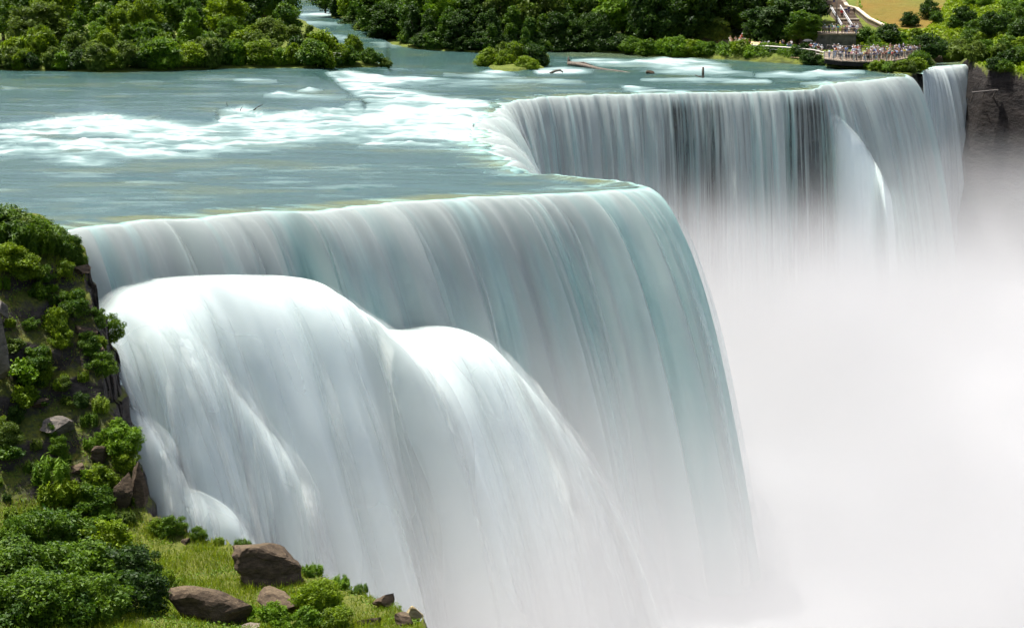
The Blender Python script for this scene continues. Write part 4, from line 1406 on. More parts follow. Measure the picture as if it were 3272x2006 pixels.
ROCKS = [  # x, y of the middle, distance offset, half sizes, turn, material, label
    (868, 1832, 0.2, 2.3, 1.9, 2.0, .3, 'boulder', 'largest brown boulder on the grassy shelf, its right side in shadow', 3),
    (890, 1930, -.4, 1.5, 1.3, 1.2, -.5, 'boulder', 'angular brown boulder leaning below the largest boulder', 8),
    (700, 1955, -.6, 2.9, 1.8, 1.7, .2, 'boulder', 'long dark slab at the bottom left of the largest boulder', 12),
    (778, 1812, 0.0, .8, .6, .45, .9, 'boulder', 'low brown stone at the left foot of the largest boulder', 17),
    (845, 1862, -.4, .5, .5, .4, .4, 'boulder', 'small brown stone between the two angular boulders', 19),
    (1236, 1932, 0.1, .75, .7, .6, .4, 'boulder', 'dark rounded rock near the right tip of the shelf', 23),
    (1290, 1985, 0, .8, .7, .55, -.3, 'boulder', 'dark ribbed rock below the tan block', 29),
    (1318, 1962, 0.1, .75, .7, .65, .1, 'tan_rock', 'tan squarish block at the right tip of the shelf', 31),
    (1190, 1988, -.2, .8, .6, .35, .2, 'boulder', 'flat reddish stone in the grass near the shelf tip', 37),
    (808, 2000, -.3, .9, .5, .2, .1, 'grey_rock', 'pale flat stone at the bottom edge of the picture', 41),
    (170, 1375, 0.0, 1.35, 1.0, .75, .2, 'grey_rock', 'pale flat-topped ledge stone halfway down the cliff', 43),
    (318, 1462, 0.1, .8, .7, .8, .5, 'boulder', 'cracked dark block on the cliff below the ledge stone', 47),
    (250, 1500, -.1, .7, .6, .4, .1, 'boulder', 'dark ledge rock left of the cracked block', 53),
    (395, 1600, 0.0, .75, .8, 1.7, .3, 'boulder', 'upright brown rock rib at the right foot of the cliff', 59),
    (445, 1590, 0.3, .7, .8, 1.9, .8, 'boulder', 'dark rock pillar at the cliff corner above the shelf', 61),
    (12, 1150, -1.2, 1.1, .9, 3.2, .1, 'grey_rock', 'tall grey rock column at the left edge of the picture', 67),
    (5, 985, -.8, .9, .8, .9, .6, 'grey_rock', 'grey block topping the rock column at the left edge', 71),
    (0, 1830, -2.0, .7, .7, 1.3, .1, 'grey_rock', 'grey rock at the left edge beside the big leafy bush', 73),
    (10, 1925, -2.0, .8, .6, .4, .1, 'grey_rock', 'pale flat rock at the left edge near the bottom', 79),
    (270, 1055, 0.0, 1.1, .7, .35, .1, 'boulder', 'brown flat ledge under the overhanging cliff bush', 83),
    (317, 1135, 0.1, .75, .7, .7, .4, 'boulder', 'brown rock nose jutting from the cliff edge', 89),
    (255, 865, 0.1, .8, .8, .55, .4, 'boulder', 'dark rock lip under the cliff top', 97),
    (490, 1668, 0.2, .5, .5, .35, .4, 'boulder', 'small brown stone where the cliff meets the shelf', 101),
    (590, 1605 + 130, 0.2, .4, .4, .25, .4, 'boulder', 'small stone in the grass left of the largest boulder', 103),
    (130, 1290, 0.0, .9, .7, .4, .4, 'boulder', 'reddish ledge stone above the pale ledge stone', 107),
]
for (x, y, dy, a, b, c, rz, mt, lab, sd_) in ROCKS:
    g = hit(near_h, x, y + c * 14, 96, 158)
    o = obj('boulder', rock_mesh(sd_, a, b, c), M[mt], None, (g[0], g[1] + dy, g[2] + c * 0.42))
    o.rotation_euler = (0.05, 0.08, rz)
    tag(o, lab, 'boulder')

# ------------------------------------------------------------------ near bank: bushes
NB = [
    (8, 756, 2.2, 'near', 'leaf_mid', 'broad leafy bush at the left of the cliff top skyline', 1.5), (48, 757, 2.0, 'near', 'leaf_olive', 'olive bush second on the cliff top skyline', 1.5), (15, 764, 1.9, 'weed', 'leaf_mid', 'backmost weed stand at the left on the cliff top', 1.6), (55, 766, 2.0, 'weed', 'leaf_olive', 'second backmost weed stand on the cliff top', 1.6), (95, 768, 1.8, 'near', 'leaf_mid', 'leafy bush behind the weeds on the cliff top', 1.3), (135, 766, 1.5, 'near', 'leaf_olive', 'olive bush behind the weeds near the brink', 1.3), (175, 775, 1.2, 'near', 'leaf_mid', 'low bush by the water at the brink', 1.2),
    (25, 800, 2.5, 'weed', 'leaf_mid', 'tall weed stand at the left edge on the cliff top', 1.2), (70, 800, 2.6, 'weed', 'leaf_mid', 'second weed stand on the cliff top', 1.3),
    (110, 795, 2.3, 'weed', 'leaf_mid', 'third weed stand on the cliff top', 1.3), (150, 795, 1.9, 'weed', 'leaf_mid', 'weed stand on the cliff top nearest the brink', 1.3), (5, 790, 2.4, 'weed', 'leaf_dark', 'dark weed clump at the very left of the cliff top', 1.3),
    (215, 830, 1.8, 'near', 'leaf_mid', 'leafy bush at the cliff top beside the brink', 1.0), (258, 850, 1.3, 'near', 'leaf_mid', 'small bush hanging over the cliff lip', 1.0), (30, 870, 1.9, 'near', 'leaf_yellow', 'yellow-green bush at the left below the cliff top', 1.2),
    (85, 890, 1.7, 'near', 'leaf_yellow', 'yellow-green bush right of the first one below the cliff top', 1.1), (140, 900, 1.2, 'near', 'leaf_mid', 'small bush on the dark face under the cliff top', 1.1), (200, 880, 1.1, 'near', 'leaf_yellow', 'bright tuft bush under the cliff lip', 1.0),
    (125, 960, 1.4, 'broad', 'leaf_mid', 'drooping vine bush on the dark cliff face', 0.8), (235, 1015, 1.9, 'near', 'leaf_mid', 'upright bush against the dark cliff corner', 0.85), (310, 1050, 1.5, 'near', 'leaf_mid', 'bush at the cliff edge above the overhang', 1.0),
    (352, 1085, 1.9, 'near', 'leaf_mid', 'dark-undersided bush overhanging the white water', 1.0), (185, 1065, 1.8, 'near', 'leaf_yellow', 'bright yellow-green bush in the middle of the cliff', 1.0), (200, 1115, 1.6, 'near', 'leaf_yellow', 'yellow-green bush below the middle of the cliff', 1.0),
    (275, 1115, 1.2, 'near', 'leaf_mid', 'bush below the brown ledge', 1.2), (310, 1100, 0.9, 'weed', 'leaf_yellow', 'grassy tuft plant at the cliff edge', 1.4), (327, 1205, 1.7, 'near', 'leaf_mid', 'round bush clinging to the cliff edge over the water', 1.0),
    (120, 1180, 1.6, 'near', 'leaf_mid', 'shaded bush left of the cliff middle', 1.1), (70, 1230, 1.7, 'broad', 'leaf_bright', 'broad-leaved bright plant on the left of the cliff', 1.0), (150, 1245, 1.2, 'broad', 'leaf_yellow', 'broad-leaved yellow plant right of the bright one', 1.0),
    (80, 1300, 1.6, 'broad', 'leaf_yellow', 'lower broad-leaved yellow plant on the cliff', 1.0), (200, 1250, 1.0, 'near', 'leaf_olive', 'small olive bush amid the cliff', 1.1), (255, 1300, 1.0, 'near', 'leaf_dark', 'dark bush by the reddish ledge', 1.0),
    (320, 1310, 1.1, 'weed', 'leaf_yellow', 'tuft plant with yellow tips at the cliff edge', 1.3), (370, 1400, 1.4, 'near', 'leaf_bright', 'fresh green bush on the cliff shoulder', 1.1), (395, 1440, 1.8, 'near', 'leaf_bright', 'large fresh green bush at the cliff shoulder edge', 1.1),
    (405, 1500, 1.5, 'near', 'leaf_yellow', 'yellow-green bush below the cliff shoulder', 1.0), (330, 1420, 1.0, 'near', 'leaf_bright', 'small bush left of the shoulder bush', 1.0), (190, 1455, 1.3, 'near', 'leaf_mid', 'bush under the pale ledge stone', 1.0),
    (160, 1530, 1.8, 'weed', 'leaf_bright', 'grassy green clump on the lower cliff', 1.6), (190, 1600, 1.8, 'weed', 'leaf_yellow', 'yellow-green clump on the lower cliff', 1.5), (320, 1570, 1.8, 'near', 'leaf_yellow', 'yellow-green bush in the lower cliff hollow', 1.0),
    (300, 1640, 1.9, 'near', 'leaf_mid', 'bush at the foot of the lower cliff', 1.0), (30, 1420, 1.5, 'near', 'leaf_olive', 'olive bush in the left cliff shade', 1.0), (60, 1350, 1.2, 'near', 'leaf_dark', 'dark bush in the left cliff shade', 1.0), (440, 1560, 0.8, 'near', 'leaf_mid', 'tiny bush on the corner pillar', 1.0),
    (60, 1780, 2.6, 'near', 'leaf_mid', 'leafy bush at far left of the bottom thicket', 1.1), (150, 1770, 2.8, 'near', 'leaf_mid', 'leafy bush second in the bottom thicket', 1.1), (250, 1760, 2.6, 'near', 'leaf_mid', 'leafy bush under the cliff in the bottom thicket', 1.1), (330, 1770, 2.2, 'near', 'leaf_yellow', 'lighter bush at the right of the upper thicket', 1.1),
    (50, 1880, 2.8, 'near', 'leaf_mid', 'large bush low at the left of the thicket', 1.2), (150, 1900, 3.0, 'near', 'leaf_mid', 'large bush in the middle of the bottom thicket', 1.2), (260, 1890, 2.9, 'near', 'leaf_mid', 'large bush right of the thicket middle', 1.2), (370, 1880, 2.6, 'near', 'leaf_dark', 'dark bush in the bottom thicket', 1.2),
    (90, 1985, 2.8, 'near', 'leaf_mid', 'lowest left bush at the bottom edge', 1.2), (210, 2000, 2.8, 'near', 'leaf_mid', 'lowest middle bush at the bottom edge', 1.2), (330, 1990, 2.6, 'near', 'leaf_mid', 'lowest right bush at the bottom edge', 1.2), (450, 1850, 2.0, 'near', 'leaf_dark', 'dark bush left of the long slab', 1.1), (430, 1960, 2.4, 'near', 'leaf_dark', 'dark bush in front of the long slab', 1.1),
    (550, 1880, 1.2, 'near', 'leaf_yellow', 'small yellow bush on top of the long slab', 1.0), (555, 1708, 1.3, 'near', 'leaf_mid', 'rounded bush on the shelf skyline', 1.1), (635, 1722, 0.9, 'near', 'leaf_mid', 'small round bush on the shelf skyline', 1.1), (500, 1700, 1.0, 'near', 'leaf_yellow', 'tuft bush near the cliff foot', 1.2),
    (775, 1752, 0.9, 'weed', 'leaf_mid', 'seeding weed left of the largest boulder', 1.2), (1010, 1975, 2.2, 'near', 'leaf_yellow', 'bright yellow-green bush right of the angular boulder', 1.1), (1030, 1930, 1.5, 'near', 'leaf_yellow', 'top of the bright bush clump by the boulder', 1.1), (870, 2010, 1.5, 'near', 'leaf_bright', 'fresh green bush under the angular boulder', 1.2),
    (800, 1985, 1.0, 'broad', 'leaf_bright', 'broad-leaved plant at the bottom edge', 1.0), (1080, 2005, 1.3, 'near', 'leaf_yellow', 'yellow bush at the bottom edge right of the boulders', 1.2), (980, 2010, 1.3, 'near', 'leaf_bright', 'bush at the bottom edge below the bright bush', 1.1),
    (920, 1800, 0.7, 'weed', 'leaf_mid', 'small weed on the shelf behind the largest boulder', 1.3), (1000, 1832, 0.8, 'weed', 'leaf_bright', 'weed clump on the skyline right of the largest boulder', 1.6), (1090, 1870, 0.8, 'weed', 'leaf_bright', 'second weed clump on the falling skyline', 1.6), (1150, 1890, 0.7, 'weed', 'leaf_mid', 'third weed clump on the falling skyline', 1.6), (700, 1735, 0.6, 'weed', 'leaf_yellow', 'weed clump on the skyline left of the largest boulder', 1.6),
]
for (x, y, h, kind, t, lab, w) in NB:
    g = hit(near_h, x, y, 94, 158)
    plant(kind, (g[0], g[1], g[2] - 0.1), h * 1.05, t, lab, None, w * 1.05)
spots = []
for _ in range(4000):
    x, y = prng.uniform(-10, 450), prng.uniform(870, 1680)
    e = float(np.interp(y, [870, 1060, 1150, 1290, 1410, 1500, 1680], [270, 290, 305, 320, 380, 425, 455]))
    if x > e or any((x - a) ** 2 + (y - b) ** 2 < 42 ** 2 for a, b in spots):
        continue
    spots.append((x, y))
    if len(spots) >= 44:
        break
spots.sort(key=lambda q: q[1])
for i, (x, y) in enumerate(spots):
    g = hit(near_h, x, y, 94, 158)
    t = pick({'leaf_yellow': 3, 'leaf_mid': 3, 'leaf_olive': 1, 'leaf_bright': 2, 'leaf_dark': 1})
    plant(pick({'near': 1, 'weed': 3, 'broad': 1}), (g[0], g[1], g[2] - 0.1), prng.uniform(0.6, 1.15), t, f"small {TONE[t]} plant on the near cliff face, {nth(i)} from the top", 'small plants on the near cliff', 1.25)

# grass and low leaves on the near bank
r = np.random.default_rng(33)
def scatter(nn, x0, x1, y0, y1, cond):
    qx, qy = r.uniform(x0, x1, nn), r.uniform(y0, y1, nn)
    qz = near_h(qx, qy)
    e = 0.25
    gx = (near_h(qx + e, qy) - near_h(qx - e, qy)) / (2 * e)
    gy = (near_h(qx, qy + e) - near_h(qx, qy - e)) / (2 * e)
    sl = np.hypot(gx, gy)
    ax, ay = pix(qx, qy, qz)
    k = cond(ax, ay, sl, poly_sd(qx, qy, near_foot)) & (ax > -80) & (ay < 2090)
    return np.stack([qx, qy, qz], 1)[k], sl[k], ax[k], ay[k]


P, sl, ax, ay = scatter(260000, -44, -2, 98, 156, lambda ax, ay, sl, sd: (sd > -0.25) & ((ay > 1600) | (ay < 900)) & (sl < 1.4))
patch = fbm(P[:, 0] * .5, P[:, 1] * .4, 0, 801, 3)
k = r.random(len(P)) < (0.62 + 0.8 * patch)
P, patch, ay = P[k][:115000], patch[k][:115000], ay[k][:115000]
n = len(P)
h = (0.12 + 0.42 * r.random(n) ** 2.0) * (1 + 0.6 * np.clip(patch, -0.5, 1)) * np.where(ay < 900, 1.3, 1.0)
an = r.random(n) * 6.283
ln = r.normal(size=(n, 2)) * 0.35
wd = 0.018 + 0.022 * r.random(n)
dx, dy = np.cos(an) * wd, np.sin(an) * wd
base = P - np.array([0, 0, 0.03])
V = np.stack([base + np.stack([dx, dy, 0 * dx], 1), base - np.stack([dx, dy, 0 * dx], 1), base + np.stack([ln[:, 0] * h, ln[:, 1] * h, h], 1)], 1).reshape(-1, 3)
me = mesh_np('grass', V, np.arange(3 * n).reshape(-1, 3), False)
fattr(me, 'var', np.repeat(np.clip(0.55 + 0.3 * r.normal(size=n) + 0.4 * patch, 0, 1), 3))
tag(obj('grass', me, M['grass']), 'bright grass growing over the shelf and cliff top', 'grass', kind='stuff')

P, sl, ax, ay = scatter(120000, -44, -2, 98, 156, lambda ax, ay, sl, sd: (sd > -0.3) & (sl < 2.6))
patch = fbm(P[:, 0] * .6, P[:, 1] * .6, P[:, 2] * .5, 821, 3)
dens = np.where((ay > 1640) | (ay < 860), 0.45, 0.50) + 1.6 * patch
k = r.random(len(P)) < dens
P, patch = P[k][:56000], patch[k][:56000]
n = len(P)
P[:, 2] += 0.02 + 0.22 * r.random(n) ** 2
nr = r.normal(size=(n, 3)) * 0.5 + np.array([0.1, -0.3, 0.8])
nr /= np.linalg.norm(nr, axis=1)[:, None]
u = np.cross(nr, r.normal(size=(n, 3)))
u /= np.linalg.norm(u, axis=1)[:, None]
w = np.cross(u, nr)
s = (0.035 + 0.05 * r.random(n))[:, None]
V = np.stack([P - u * s, P + w * s * .7, P + u * s, P - w * s * .7], 1).reshape(-1, 3)
me = mesh_np('cover', V, np.arange(4 * n).reshape(-1, 4), False)
fattr(me, 'var', np.repeat(np.clip(0.5 + 0.3 * r.normal(size=n) + 0.4 * patch, 0, 1), 4))
tag(obj('ground_cover', me, M['leaf_bright']), 'low leafy plants clothing the near cliff', 'ground cover', kind='stuff')

P, sl, ax, ay = scatter(60000, -44, -2, 98, 156, lambda ax, ay, sl, sd: (sd > -0.2) & (ay > 820) & (ay < 1650) & (sl < 2.2))
patch = fbm(P[:, 0] * .4, P[:, 1] * .4, P[:, 2] * .4, 841, 3)
k = (patch > 0.12)
P = P[k][:14000]
n = len(P)
h = 0.12 + 0.3 * r.random(n)
an = r.random(n) * 6.283
dx, dy = np.cos(an) * 0.025, np.sin(an) * 0.025
ln = r.normal(size=(n, 2)) * 0.5
V = np.stack([P + np.stack([dx, dy, 0 * dx], 1), P - np.stack([dx, dy, 0 * dx], 1), P + np.stack([ln[:, 0] * h, ln[:, 1] * h, h], 1)], 1).reshape(-1, 3)
me = mesh_np('dry_grass', V, np.arange(3 * n).reshape(-1, 3), False)
fattr(me, 'var', np.repeat(r.random(n), 3))
tag(obj('dry_grass', me, M['dry_grass']), 'dry straw-coloured grass on the cliff ledges', 'grass', kind='stuff')

# ------------------------------------------------------------------ driftwood and rocks in the river
def on_river(x, y):
    return shore(x, y)


def wood(name, path, rads, mat, label, cat, kids=()):
    mb = MB()
    mb.tube(path, rads, 9)
    root = empty(name, tuple(path[0]), 0, label, cat)
    o = np.asarray(path[0])
    mb.v = [v - o for v in mb.v]
    obj('trunk', mb.mesh('trunk', True), M[mat], root)
    for nm, kp, kr in kids:
        k = MB().tube([np.asarray(p) - o for p in kp], kr, 7)
        obj(nm, k.mesh(nm, True), M[mat], root)
    return root


a, b = on_river(1818, 210), on_river(2020, 234)
up = np.array([0, 0, 1.0])
path = [a + (b - a) * f + up * (0.35 - 0.5 * f + 0.1 * math.sin(9 * f)) for f in np.linspace(0, 1, 9)]
br = a + (b - a) * 0.12
wood('driftwood_log', path, [.42, .40, .36, .32, .28, .24, .2, .15, .08], 'driftwood', 'long grey driftwood log with an upright root lying in the rapids', 'log',
     [('root', [a + up * 0.1, a + up * 0.9 + np.array([-.05, 0, 0]), a + up * 1.6 + np.array([-.12, 0, 0])], [.36, .25, .05]),
      ('branch', [a + (b - a) * .06 + up * .5, a + (b - a) * .25 + up * .75 + np.array([0, 1.2, 0]), a + (b - a) * .42 + up * .3 + np.array([0, 1.8, 0])], [.2, .16, .06])])
a = on_river(1757, 236)
wood('driftwood_log', [a + np.array(d) for d in [(0, 0, 0), (.9, 0, .45), (1.7, .3, .55), (2.2, .4, .2)]], [.22, .2, .17, .12], 'driftwood', 'short crooked driftwood piece left of the long log', 'log')
a = on_river(2246, 250)
wood('wooden_post', [a - up * .5, a + up * 1.0, a + up * 1.75], [.2, .2, .17], 'driftwood', 'weathered post standing in the river above the far brink', 'post',
     [('branch', [a + np.array([-1.3, 0, .5]), a + np.array([-.7, 0, .25]), a + np.array([0.1, 0, .1])], [.06, .1, .08])])
a = on_river(735, 357)
wood('snag_branch', [a - up * .4, a + up * .5 + np.array([-.1, 0, 0]), a + up * 1.15 + np.array([-.5, 0, 0])], [.07, .055, .03], 'dead_wood', 'thin leaning stick poking from the foam at the ledge, leftmost', 'branch')
a = on_river(768, 360)
wood('snag_branch', [a - up * .4, a + up * .35, a + up * .75 + np.array([.3, 0, 0])], [.06, .05, .025], 'dead_wood', 'short stick poking from the foam between two others', 'branch')
a = on_river(806, 364)
wood('driftwood_log', [a - up * .3 + np.array([-.3, 0, 0]), a + np.array([0, 0, .25]), a + np.array([1.0, 0.2, .55]), a + np.array([1.6, .3, .5])], [.2, .2, .16, .08], 'dead_wood', 'dark forked log caught on the foaming ledge', 'log',
     [('branch', [a + np.array([0, 0, .3]), a + np.array([.7, 0, .85]), a + np.array([1.5, 0, 1.25])], [.09, .06, .03])])
for (x, y, sx_, sz_, lab, sd_) in [(2072, 236, .95, .45, 'brown rounded rock breaking the water below the log end', 211), (2998, 199, 1.0, .9, 'brown rock at the head of the narrow waterfall', 223)]:
    q = on_river(x, y) if x < 2900 else PZ(x, y, 0.1)
    o = obj('boulder', rock_mesh(sd_, sx_, sx_ * .8, sz_, 9, 0.06, 3), M['boulder'], None, (q[0], q[1], q[2] + 0.1))
    tag(o, lab, 'boulder')

# ------------------------------------------------------------------ visitor path, overlook, terrace and stairs on the far bank
def slab(name, poly, ztop, thick, mat, label, kind='structure', zf=None):
    n = len(poly)
    V = [(x, y, (ztop if zf is None else zf(x, y))) for x, y in poly]
    V += [(x, y, z - thick) for x, y, z in V]
    f = [tuple(range(n)), tuple(range(2 * n - 1, n - 1, -1))] + [(i, n + i, n + (i + 1) % n, (i + 1) % n) for i in range(n)]
    me = bpy.data.meshes.new(name)
    me.from_pydata(V, [], f)
    bm = bmesh.new()
    bm.from_mesh(me)
    bmesh.ops.recalc_face_normals(bm, faces=bm.faces)
    bm.to_mesh(me)
    bm.free()
    return tag(obj(name, me, M[mat]), label, kind=kind)


DECKP = [(2634, 176, 361.5), (2634, 192, 353.2), (2690, 198, 350.2), (2740, 200, 349.2), (2800, 200, 349.2), (2850, 196.5, 350.7), (2905, 187, 355.8), (2951, 175, 363.5), (2956, 168, 367), (2900, 164, 367), (2800, 166, 365), (2700, 167, 364), (2640, 166, 365)]
dk = [PY(*p_) for p_ in DECKP]
DA = np.linalg.lstsq(np.array([[p_[0], p_[1], 1] for p_ in dk]), np.array([p_[2] for p_ in dk]), rcond=None)[0]


def deck_z(X_, Y_):
    return float(DA[0] * X_ + DA[1] * Y_ + DA[2]) + 0.12


deck = [tuple(p_[:2]) for p_ in dk]
slab('pavement', deck, 0, 0.12, 'concrete', 'paved overlook terrace above the brink', zf=deck_z)
slab('ground', [(x * 1.0003, y + 0.12) for x, y in deck], 0, 0.7, 'far_bank', 'dark footing under the overlook terrace', zf=lambda x_, y_: deck_z(x_, y_) - 0.125)

pathline = [(2210, 143), (2290, 148), (2370, 153), (2450, 159), (2530, 166), (2610, 174)]
PV, PF = [], []
for i, (x, y) in enumerate(pathline):
    c = hit(far_h, x, y, 330, 470)
    for dy in (-4.5, 0, 5.0, 9.0):
        Yb = c[1] + dy
        Xb = c[0] * Yb / c[1]
        PV.append((Xb, Yb, float(far_h(Xb, Yb)) + 0.12))
for i in range(len(pathline) - 1):
    for k in range(3):
        PF.append((4 * i + k, 4 * i + k + 4, 4 * i + k + 5, 4 * i + k + 1))
me = bpy.data.meshes.new('path')
me.from_pydata(PV, [], PF)
tag(obj('path', me, M['path']), 'tan visitor path behind the hedge', kind='structure')


def path_z(X, Y):
    return float(far_h(X, Y)) + 0.12


def railing(label, pts, height, post_mat, rail_mat, nrails, spacing, name='railing', posts_r=0.07, rail_r=0.045):
    pts = [np.asarray(p, float) for p in pts]
    root = empty(name, tuple(pts[0]), 0, label, 'railing')
    o = pts[0]
    seg = [np.linalg.norm(b - a) for a, b in zip(pts[:-1], pts[1:])]
    tot = sum(seg)
    n = max(2, int(tot / spacing) + 1)
    cum = np.concatenate([[0], np.cumsum(seg)])
    P = np.array(pts)
    pm = MB().box((0, 0, height / 2), (posts_r * 2, posts_r * 2, height)).mesh('post')
    for d in np.linspace(0, tot, n):
        q = np.array([np.interp(d, cum, P[:, j]) for j in range(3)])
        obj('post', pm, M[post_mat], root, tuple(q - o))
    for k in range(nrails):
        h = height * (1 - k / max(nrails, 1) * 0.9)
        r_ = rail_r * (1.5 if k == 0 else 1.0)
        obj('rail', MB().tube([p - o + up * h for p in pts], r_, 6).mesh('rail'), M[rail_mat], root)
    return root


deck_front = [np.array([p_[0], p_[1] + 0.3, deck_z(p_[0], p_[1] + 0.3)]) for p_ in dk[1:8]]
railing('dark iron railing with pale posts around the crowded overlook', deck_front, 1.15, 'rail_pale', 'rail_dark', 5, 2.0)
pf = []
for x, y in [(2400, 163), (2450, 166), (2530, 172), (2600, 179), (2636, 188)]:
    g = hit(far_h, x, y + 4, 330, 470)
    pf.append(np.array([g[0], g[1], g[2] + 0.1]))
railing('pale handrail along the path left of the overlook', pf, 1.15, 'rail_pale', 'rail_pale', 2, 2.6, rail_r=0.075)
pb = []
for p_ in dk[8:][::-1]:
    pb.append(np.array([p_[0], p_[1] - 0.3, deck_z(p_[0], p_[1] - 0.3)]))
railing('thin dark fence at the back of the overlook', pb, 1.1, 'rail_dark', 'rail_dark', 3, 3.0)

TZ = 4.7
ter = [(53.5, 378.6), (63.6, 378.6), (66.4, 381), (67.4, 390), (64, 391.5), (54, 391.5)]
slab('pavement', ter, TZ, 0.3, 'concrete', 'upper terrace floor above the dark retaining wall')
w0, w1, w2 = [np.array([x, y, TZ]) for x, y in [(53.2, 378.35), (58.5, 378.1), (63.4, 378.35)]]
root = empty('retaining_wall', (w0[0], w0[1], 0), 0, 'dark stone retaining wall below the upper terrace', 'wall')
o = np.array([w0[0], w0[1], 0])
mb = MB()
for a_, b_ in ((w0, w1), (w1, w2)):
    mb.beam(a_ - o - up * 2.1, b_ - o - up * 2.1, 0.7, 4.0)
obj('wall', mb.mesh('wall'), M['dark_stone'], root)
mb = MB()
for a_, b_ in ((w0, w1), (w1, w2)):
    mb.beam(a_ - o + up * 0.05, b_ - o + up * 0.05, 0.95, 0.28)
obj('coping', mb.mesh('coping'), M['concrete'], root)
railing('grey railing along the edge of the upper terrace', [w0 + up * .18, w1 + up * .18, w2 + up * .18], 1.0, 'concrete', 'rail_dark', 3, 2.6)

# staircase between a handrail and a stepped parapet
sb = np.array([65.0, 389.5, TZ])
stp = PY(2668, 2, 416)
root = empty('staircase', tuple(sb), 0, 'brown paved staircase climbing the hillside from the upper terrace', 'staircase')
NST = 22
dirv = stp - sb
hdir = np.array([dirv[0], dirv[1], 0])
hlen = np.linalg.norm(hdir)
hdir /= hlen
ang = math.atan2(hdir[1], hdir[0])
rise, run = dirv[2] / NST, hlen / NST
stm = MB().box((0, 0, -0.9), (run + 0.25, 4.4, 2.0)).mesh('step')
for k in range(NST):
    q = hdir * run * (k + .5) + up * rise * (k + 1) - up * 0.1
    s_ = obj('step', stm, M['paving'], root, tuple(q))
    s_.rotation_euler = (0, 0, ang)
for fr in (0.33, 0.66):
    q = hdir * hlen * fr + up * (dirv[2] * fr + 0.35)
    l_ = obj('landing', MB().box((0, 0, 0), (1.3, 4.4, 0.25)).mesh('landing'), M['pale_stone'], root, tuple(q))
    l_.rotation_euler = (0, 0, ang)
sdn = np.array([-hdir[1], hdir[0], 0])
if sdn[0] > 0:
    sdn = -sdn
for off_, lab in ((2.3, 'steel handrail on the left side of the staircase'), (0.4, 'bright steel handrail down the middle of the staircase')):
    railing(lab, [sb + sdn * off_ + up * 0.3 + dirv * f_ for f_ in (0.02, 0.3, 0.62)], 1.0, 'steel', 'steel', 2, 2.4, 'handrail', 0.05, 0.06)
par = [hit(far_h, x, y, 370, 450, 0.2) for x, y in [(2682, 0), (2706, 36), (2736, 44), (2776, 76), (2812, 94), (2834, 106)]]
root = empty('parapet_wall', tuple(par[0]), 0, 'low stone parapet with pale coping beside the staircase', 'wall')
o = par[0]
for a_, b_ in zip(par[:-1], par[1:]):
    obj('wall', MB().beam(a_ - o + up * 0.3, b_ - o + up * 0.3, 0.45, 1.4).mesh('wall'), M['paving'], root)
    obj('coping', MB().beam(a_ - o + up * 1.08, b_ - o + up * 1.08, 0.75, 0.22).mesh('coping'), M['pale_stone'], root)
q = hit(far_h, 2672, 86, 370, 430)
root = empty('lamp_post', (q[0], q[1], q[2]), 0, 'tall dark lamp post left of the staircase', 'lamp post')
obj('pole', MB().tube([(0, 0, -.3), (0, 0, 3), (0, 0, 6.2)], [.11, .09, .07], 8).mesh('pole', True), M['rail_dark'], root)
obj('base', MB().tube([(0, 0, -.1), (0, 0, .5), (0, 0, .6)], [.2, .18, .1], 8).mesh('base', True), M['rail_dark'], root)
obj('lamp_head', MB().tube([(0, 0, 6.2), (0, 0, 6.35), (0, 0, 6.7), (0, 0, 6.85)], [.1, .28, .22, .05], 10).mesh('lamp_head', True), M['rail_pale'], root)
# pale ledge walkway on the cliff beside the narrow fall
a_, b_ = PY(3105, 296, 350), PY(3190, 288, 349)
root = empty('cliff_walkway', tuple(a_), 0, 'pale thin walkway on the dark cliff beside the narrow waterfall', 'walkway')
obj('deck', MB().beam((0, 0, 0), b_ - a_, 1.6, 0.14).mesh('deck'), M['dead_wood'], root)
for f_ in (0.1, 0.5, 0.9):
    c_ = (b_ - a_) * f_
    obj('support', MB().beam(c_ - up * 0.1, c_ + np.array([0, 2.5, -1.6]), 0.15, 0.15).mesh('support'), M['rail_dark'], root)

# ------------------------------------------------------------------ visitors
def skin_mesh(name, verts, edges, radii, root_i, sub=1):
    bm = bmesh.new()
    lay = bm.verts.layers.skin.verify()
    vs = []
    for i, (v, r_) in enumerate(zip(verts, radii)):
        bv = bm.verts.new(v)
        bv[lay].radius = (r_, r_) if not hasattr(r_, '__len__') else r_
        bv[lay].use_root = (i == root_i)
        vs.append(bv)
    for a_, b_ in edges:
        bm.edges.new((vs[a_], vs[b_]))
    me = bpy.data.meshes.new(name + '_cage')
    bm.to_mesh(me)
    bm.free()
    ob = bpy.data.objects.new(name + '_cage', me)
    col.objects.link(ob)
    md = ob.modifiers.new('skin', 'SKIN')
    md.use_smooth_shade = True
    sb_ = ob.modifiers.new('sub', 'SUBSURF')
    sb_.levels = sb_.render_levels = sub
    dg = bpy.context.evaluated_depsgraph_get()
    out = bpy.data.meshes.new_from_object(ob.evaluated_get(dg))
    out.name = name
    bpy.data.objects.remove(ob)
    bpy.data.meshes.remove(me)
    return out


